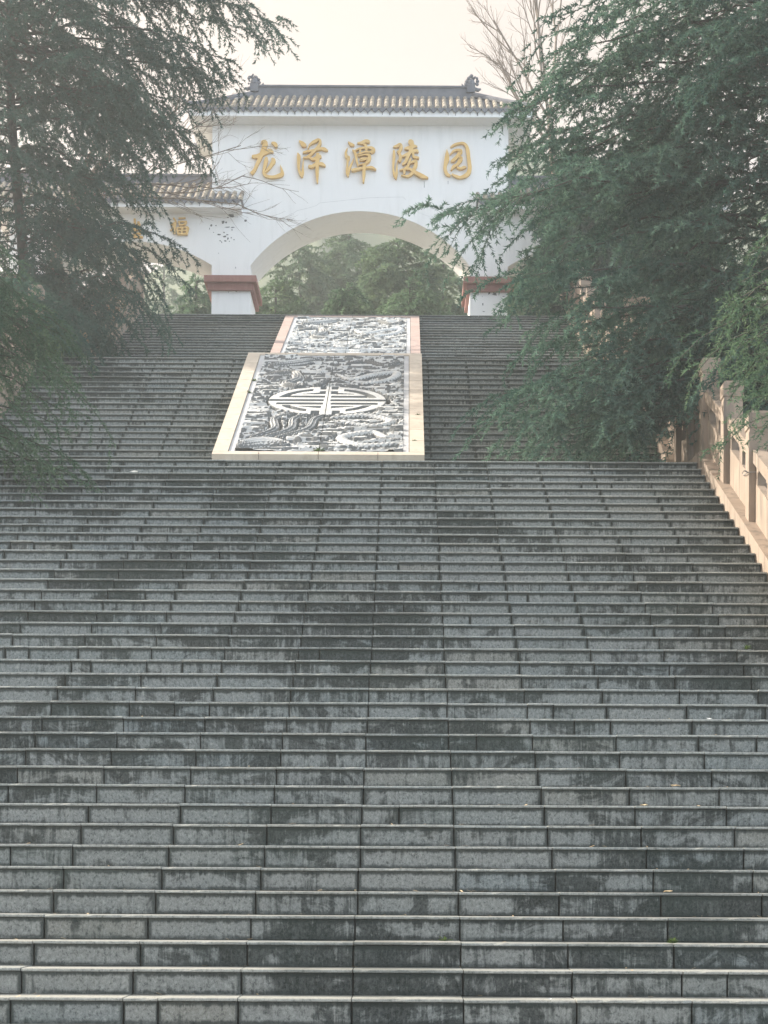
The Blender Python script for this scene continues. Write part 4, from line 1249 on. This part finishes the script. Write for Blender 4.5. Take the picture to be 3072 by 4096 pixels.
def weed(label, pos, size, g, n=34):
    t = thing('weed', pos, label, 'weed', 'weeds rooted in the stone joints')
    V = []
    for k in range(n):
        a = g.uniform(0, 2*math.pi); e = g.uniform(0.2, 1.2); L = size*g.uniform(0.5, 1.1)
        d = np.array([math.cos(a)*math.cos(e), math.sin(a)*math.cos(e), math.sin(e)])
        s = np.cross(d, UP); s /= np.linalg.norm(s)+1e-9
        b = np.array(pos); w = size*0.09
        V += [b, b+d*L*0.55+s*w, b+d*L - UP*L*0.15, b+d*L*0.55-s*w]
    V = np.array(V)
    np_mesh('blades', V, np.arange(len(V)).reshape(-1, 4), M_WEED, t, attr={'tip': np.repeat(g.random(n)*0.8, 4)})
def on_lo(u, v): p = lo_pt(u, v, 0.03); return (p.x, p.y, p.z)
W_ = PAN_LO[1]-PAN_LO[0]
weed('star shaped weed at the middle of the lower edge of the large carved slab', on_lo(W_*0.5, 0.22), 0.10, g)
weed('weed on the left border of the large slab, above the emblem', on_lo(0.25, 4.35), 0.07, g)
weed('weed on the left border of the large carved slab, level with the emblem', on_lo(0.23, 3.55), 0.07, g)
weed('weed on the lower right border of the large carved slab', on_lo(W_-0.14, 0.75), 0.06, g)
weed('weed on the right border of the large slab, just below the emblem', on_lo(W_-0.08, 2.2), 0.06, g)
p_ = hi_pt(0.24, 2.6, 0.04); weed('weed on the left border of the upper carved slab', (p_.x, p_.y, p_.z), 0.12, g)
def on_step(px, i, back=0.1):
    Y = D0 + T1*i + back; p = P(px, 2000, Y); return (p.x, Y, Z0 + RISE*i + 0.002)
def step_of(py):
    best = min(range(NF1+1), key=lambda i: abs(PY0 - FPX*(Z0+RISE*i-EYE)/(D0+T1*i) - py)); return best
weed('small pale weed at the far right, half way down the lower flight', on_step(2990, step_of(2600), 0.02), 0.06, g)
weed('low creeping weed on a tread near the bottom right corner', on_step(2700, step_of(3800), 0.02), 0.05, g, 60)
weed('thin weed under a nosing right of centre near the bottom', on_step(1790, step_of(3780), 0.22), 0.06, g, 14)

def scrap(name, label, cat, pos, size, mat, g):
    m = MB(); pts = []
    for k in range(9):
        a = 2*math.pi*k/9; f = g.uniform(0.6, 1.1)
        pts.append((pos[0]+size*f*math.cos(a), pos[1]+size*0.6*f*math.sin(a), pos[2]+0.004+g.uniform(0, 0.35)*size))
    c = (pos[0], pos[1], pos[2]+size*0.45)
    m.add(pts+[c]+[(x, y, z-0.003) for x, y, z in pts], [(k, (k+1) % 9, 9) for k in range(9)] + [(k, k+10, (k+1) % 9+10, (k+1) % 9) for k in range(9)])
    o = m.build(name, mat, None, pos)
    tag(o, label, cat)
# needles and leaf crumbs swept into the corners of the lowest visible treads
gl = np.random.default_rng(909)
V = []
for k in range(420):
    i = int(gl.integers(0, 14)); y = D0 + T1*i + (gl.uniform(0.0, 0.05) if gl.random() < 0.35 else T1 + OVER - gl.uniform(0.0, 0.05))
    x = gl.uniform(-2.6, 3.4); z = Z0 + RISE*i + 0.006
    if gl.random() < 0.5: x = gl.choice([-2.1, -1.0, 0.4, 1.3, 2.2, 2.9]) + gl.normal()*0.12
    a = gl.uniform(0, 3.14); L = gl.uniform(0.008, 0.025); w = gl.uniform(0.0015, 0.007)
    d = np.array([math.cos(a), math.sin(a)*0.6, gl.uniform(-0.1, 0.3)]); n_ = np.array([-math.sin(a), math.cos(a), 0])
    o_ = np.array([x, y, z]); V += [o_-d*L-n_*w, o_+d*L-n_*w, o_+d*L+n_*w, o_-d*L+n_*w]
V = np.array(V); lt = np_mesh('leaf_litter', V, np.arange(len(V)).reshape(-1, 4), M_DRY); lt['kind'] = 'stuff'
scrap('crumpled_paper', 'crumpled white paper lying on a step below and left of the large carved slab', 'litter', on_step(537, step_of(1897), 0.03), 0.05, M_PAPER, g)
scrap('paper_scrap', 'small white scrap on a tread at the right, lower third of the stairs', 'litter', on_step(2842, step_of(2876), 0.03), 0.025, M_PAPER, g)
scrap('paper_scrap', 'tiny white scrap caught in the chipped nosing at the bottom right', 'litter', on_step(2210, step_of(3990), 0.02), 0.014, M_PAPER, g)
scrap('dry_leaf', 'pale dry leaf on a tread right of centre, lower third of the stairs', 'leaf', on_step(2710, step_of(3147), 0.03), 0.04, M_DRY, g)
scrap('dry_leaf', 'curled brown leaf on the next tread below the pale one at the right', 'leaf', on_step(2580, step_of(3222), 0.05), 0.03, M_DRY, g)
scrap('dry_leaf', 'dry leaf on a tread near the bottom right, above the creeping weed', 'leaf', on_step(2680, step_of(3570), 0.04), 0.03, M_DRY, g)

# cord knotted round a balustrade post
m = MB()
zp = nosing(19.4)+0.12; xa, xb, y0, y1 = XR+0.055, XR+0.297, 19.39, 19.61
zc = zp + 0.52
m.tube([(xa-0.03, y0+0.02, zc+0.03), (xa, y0-0.008, zc), (xb, y0-0.008, zc+0.02), (xb+0.008, y1, zc+0.03), (xa-0.008, y1, zc+0.02), (xa-0.008, y0, zc)], [0.006]*6, 5)
m.tube([(xa, y0-0.01, zc), (xa-0.05, y0-0.02, zc+0.015), (xa-0.07, y0-0.02, zc-0.02)], [0.007, 0.006, 0.004], 5)
m.tube([(xa+0.13, y0-0.012, zc+0.02), (xa+0.135, y0-0.02, zc-0.1), (xa+0.12, y0-0.018, zc-0.25), (xa+0.135, y0-0.02, zc-0.36)], [0.005]*4, 5)
tag(m.build('cord', M_CORD, None, (xa, y0, zc)), 'thin cord knotted round the nearest right balustrade post with its end hanging down', 'cord')

# ------------------------------------------------------------------ air
HAZE = NT('haze_air')
pv = HAZE.n.new('ShaderNodeVolumePrincipled')
pv.inputs['Color'].default_value = (0.88, 0.95, 0.96, 1)
pv.inputs['Density'].default_value = 0.0021
pv.inputs['Anisotropy'].default_value = 0.3
HAZE.l.new(pv.outputs[0], HAZE.out.inputs['Volume'])
m = MB(); m.box((-270, -65, -1.2), (270, 310, 93)); hz = m.build('haze', HAZE.m); hz['kind'] = 'stuff'
print('needle triangles', NTRI, 'objects', len(bpy.data.objects))
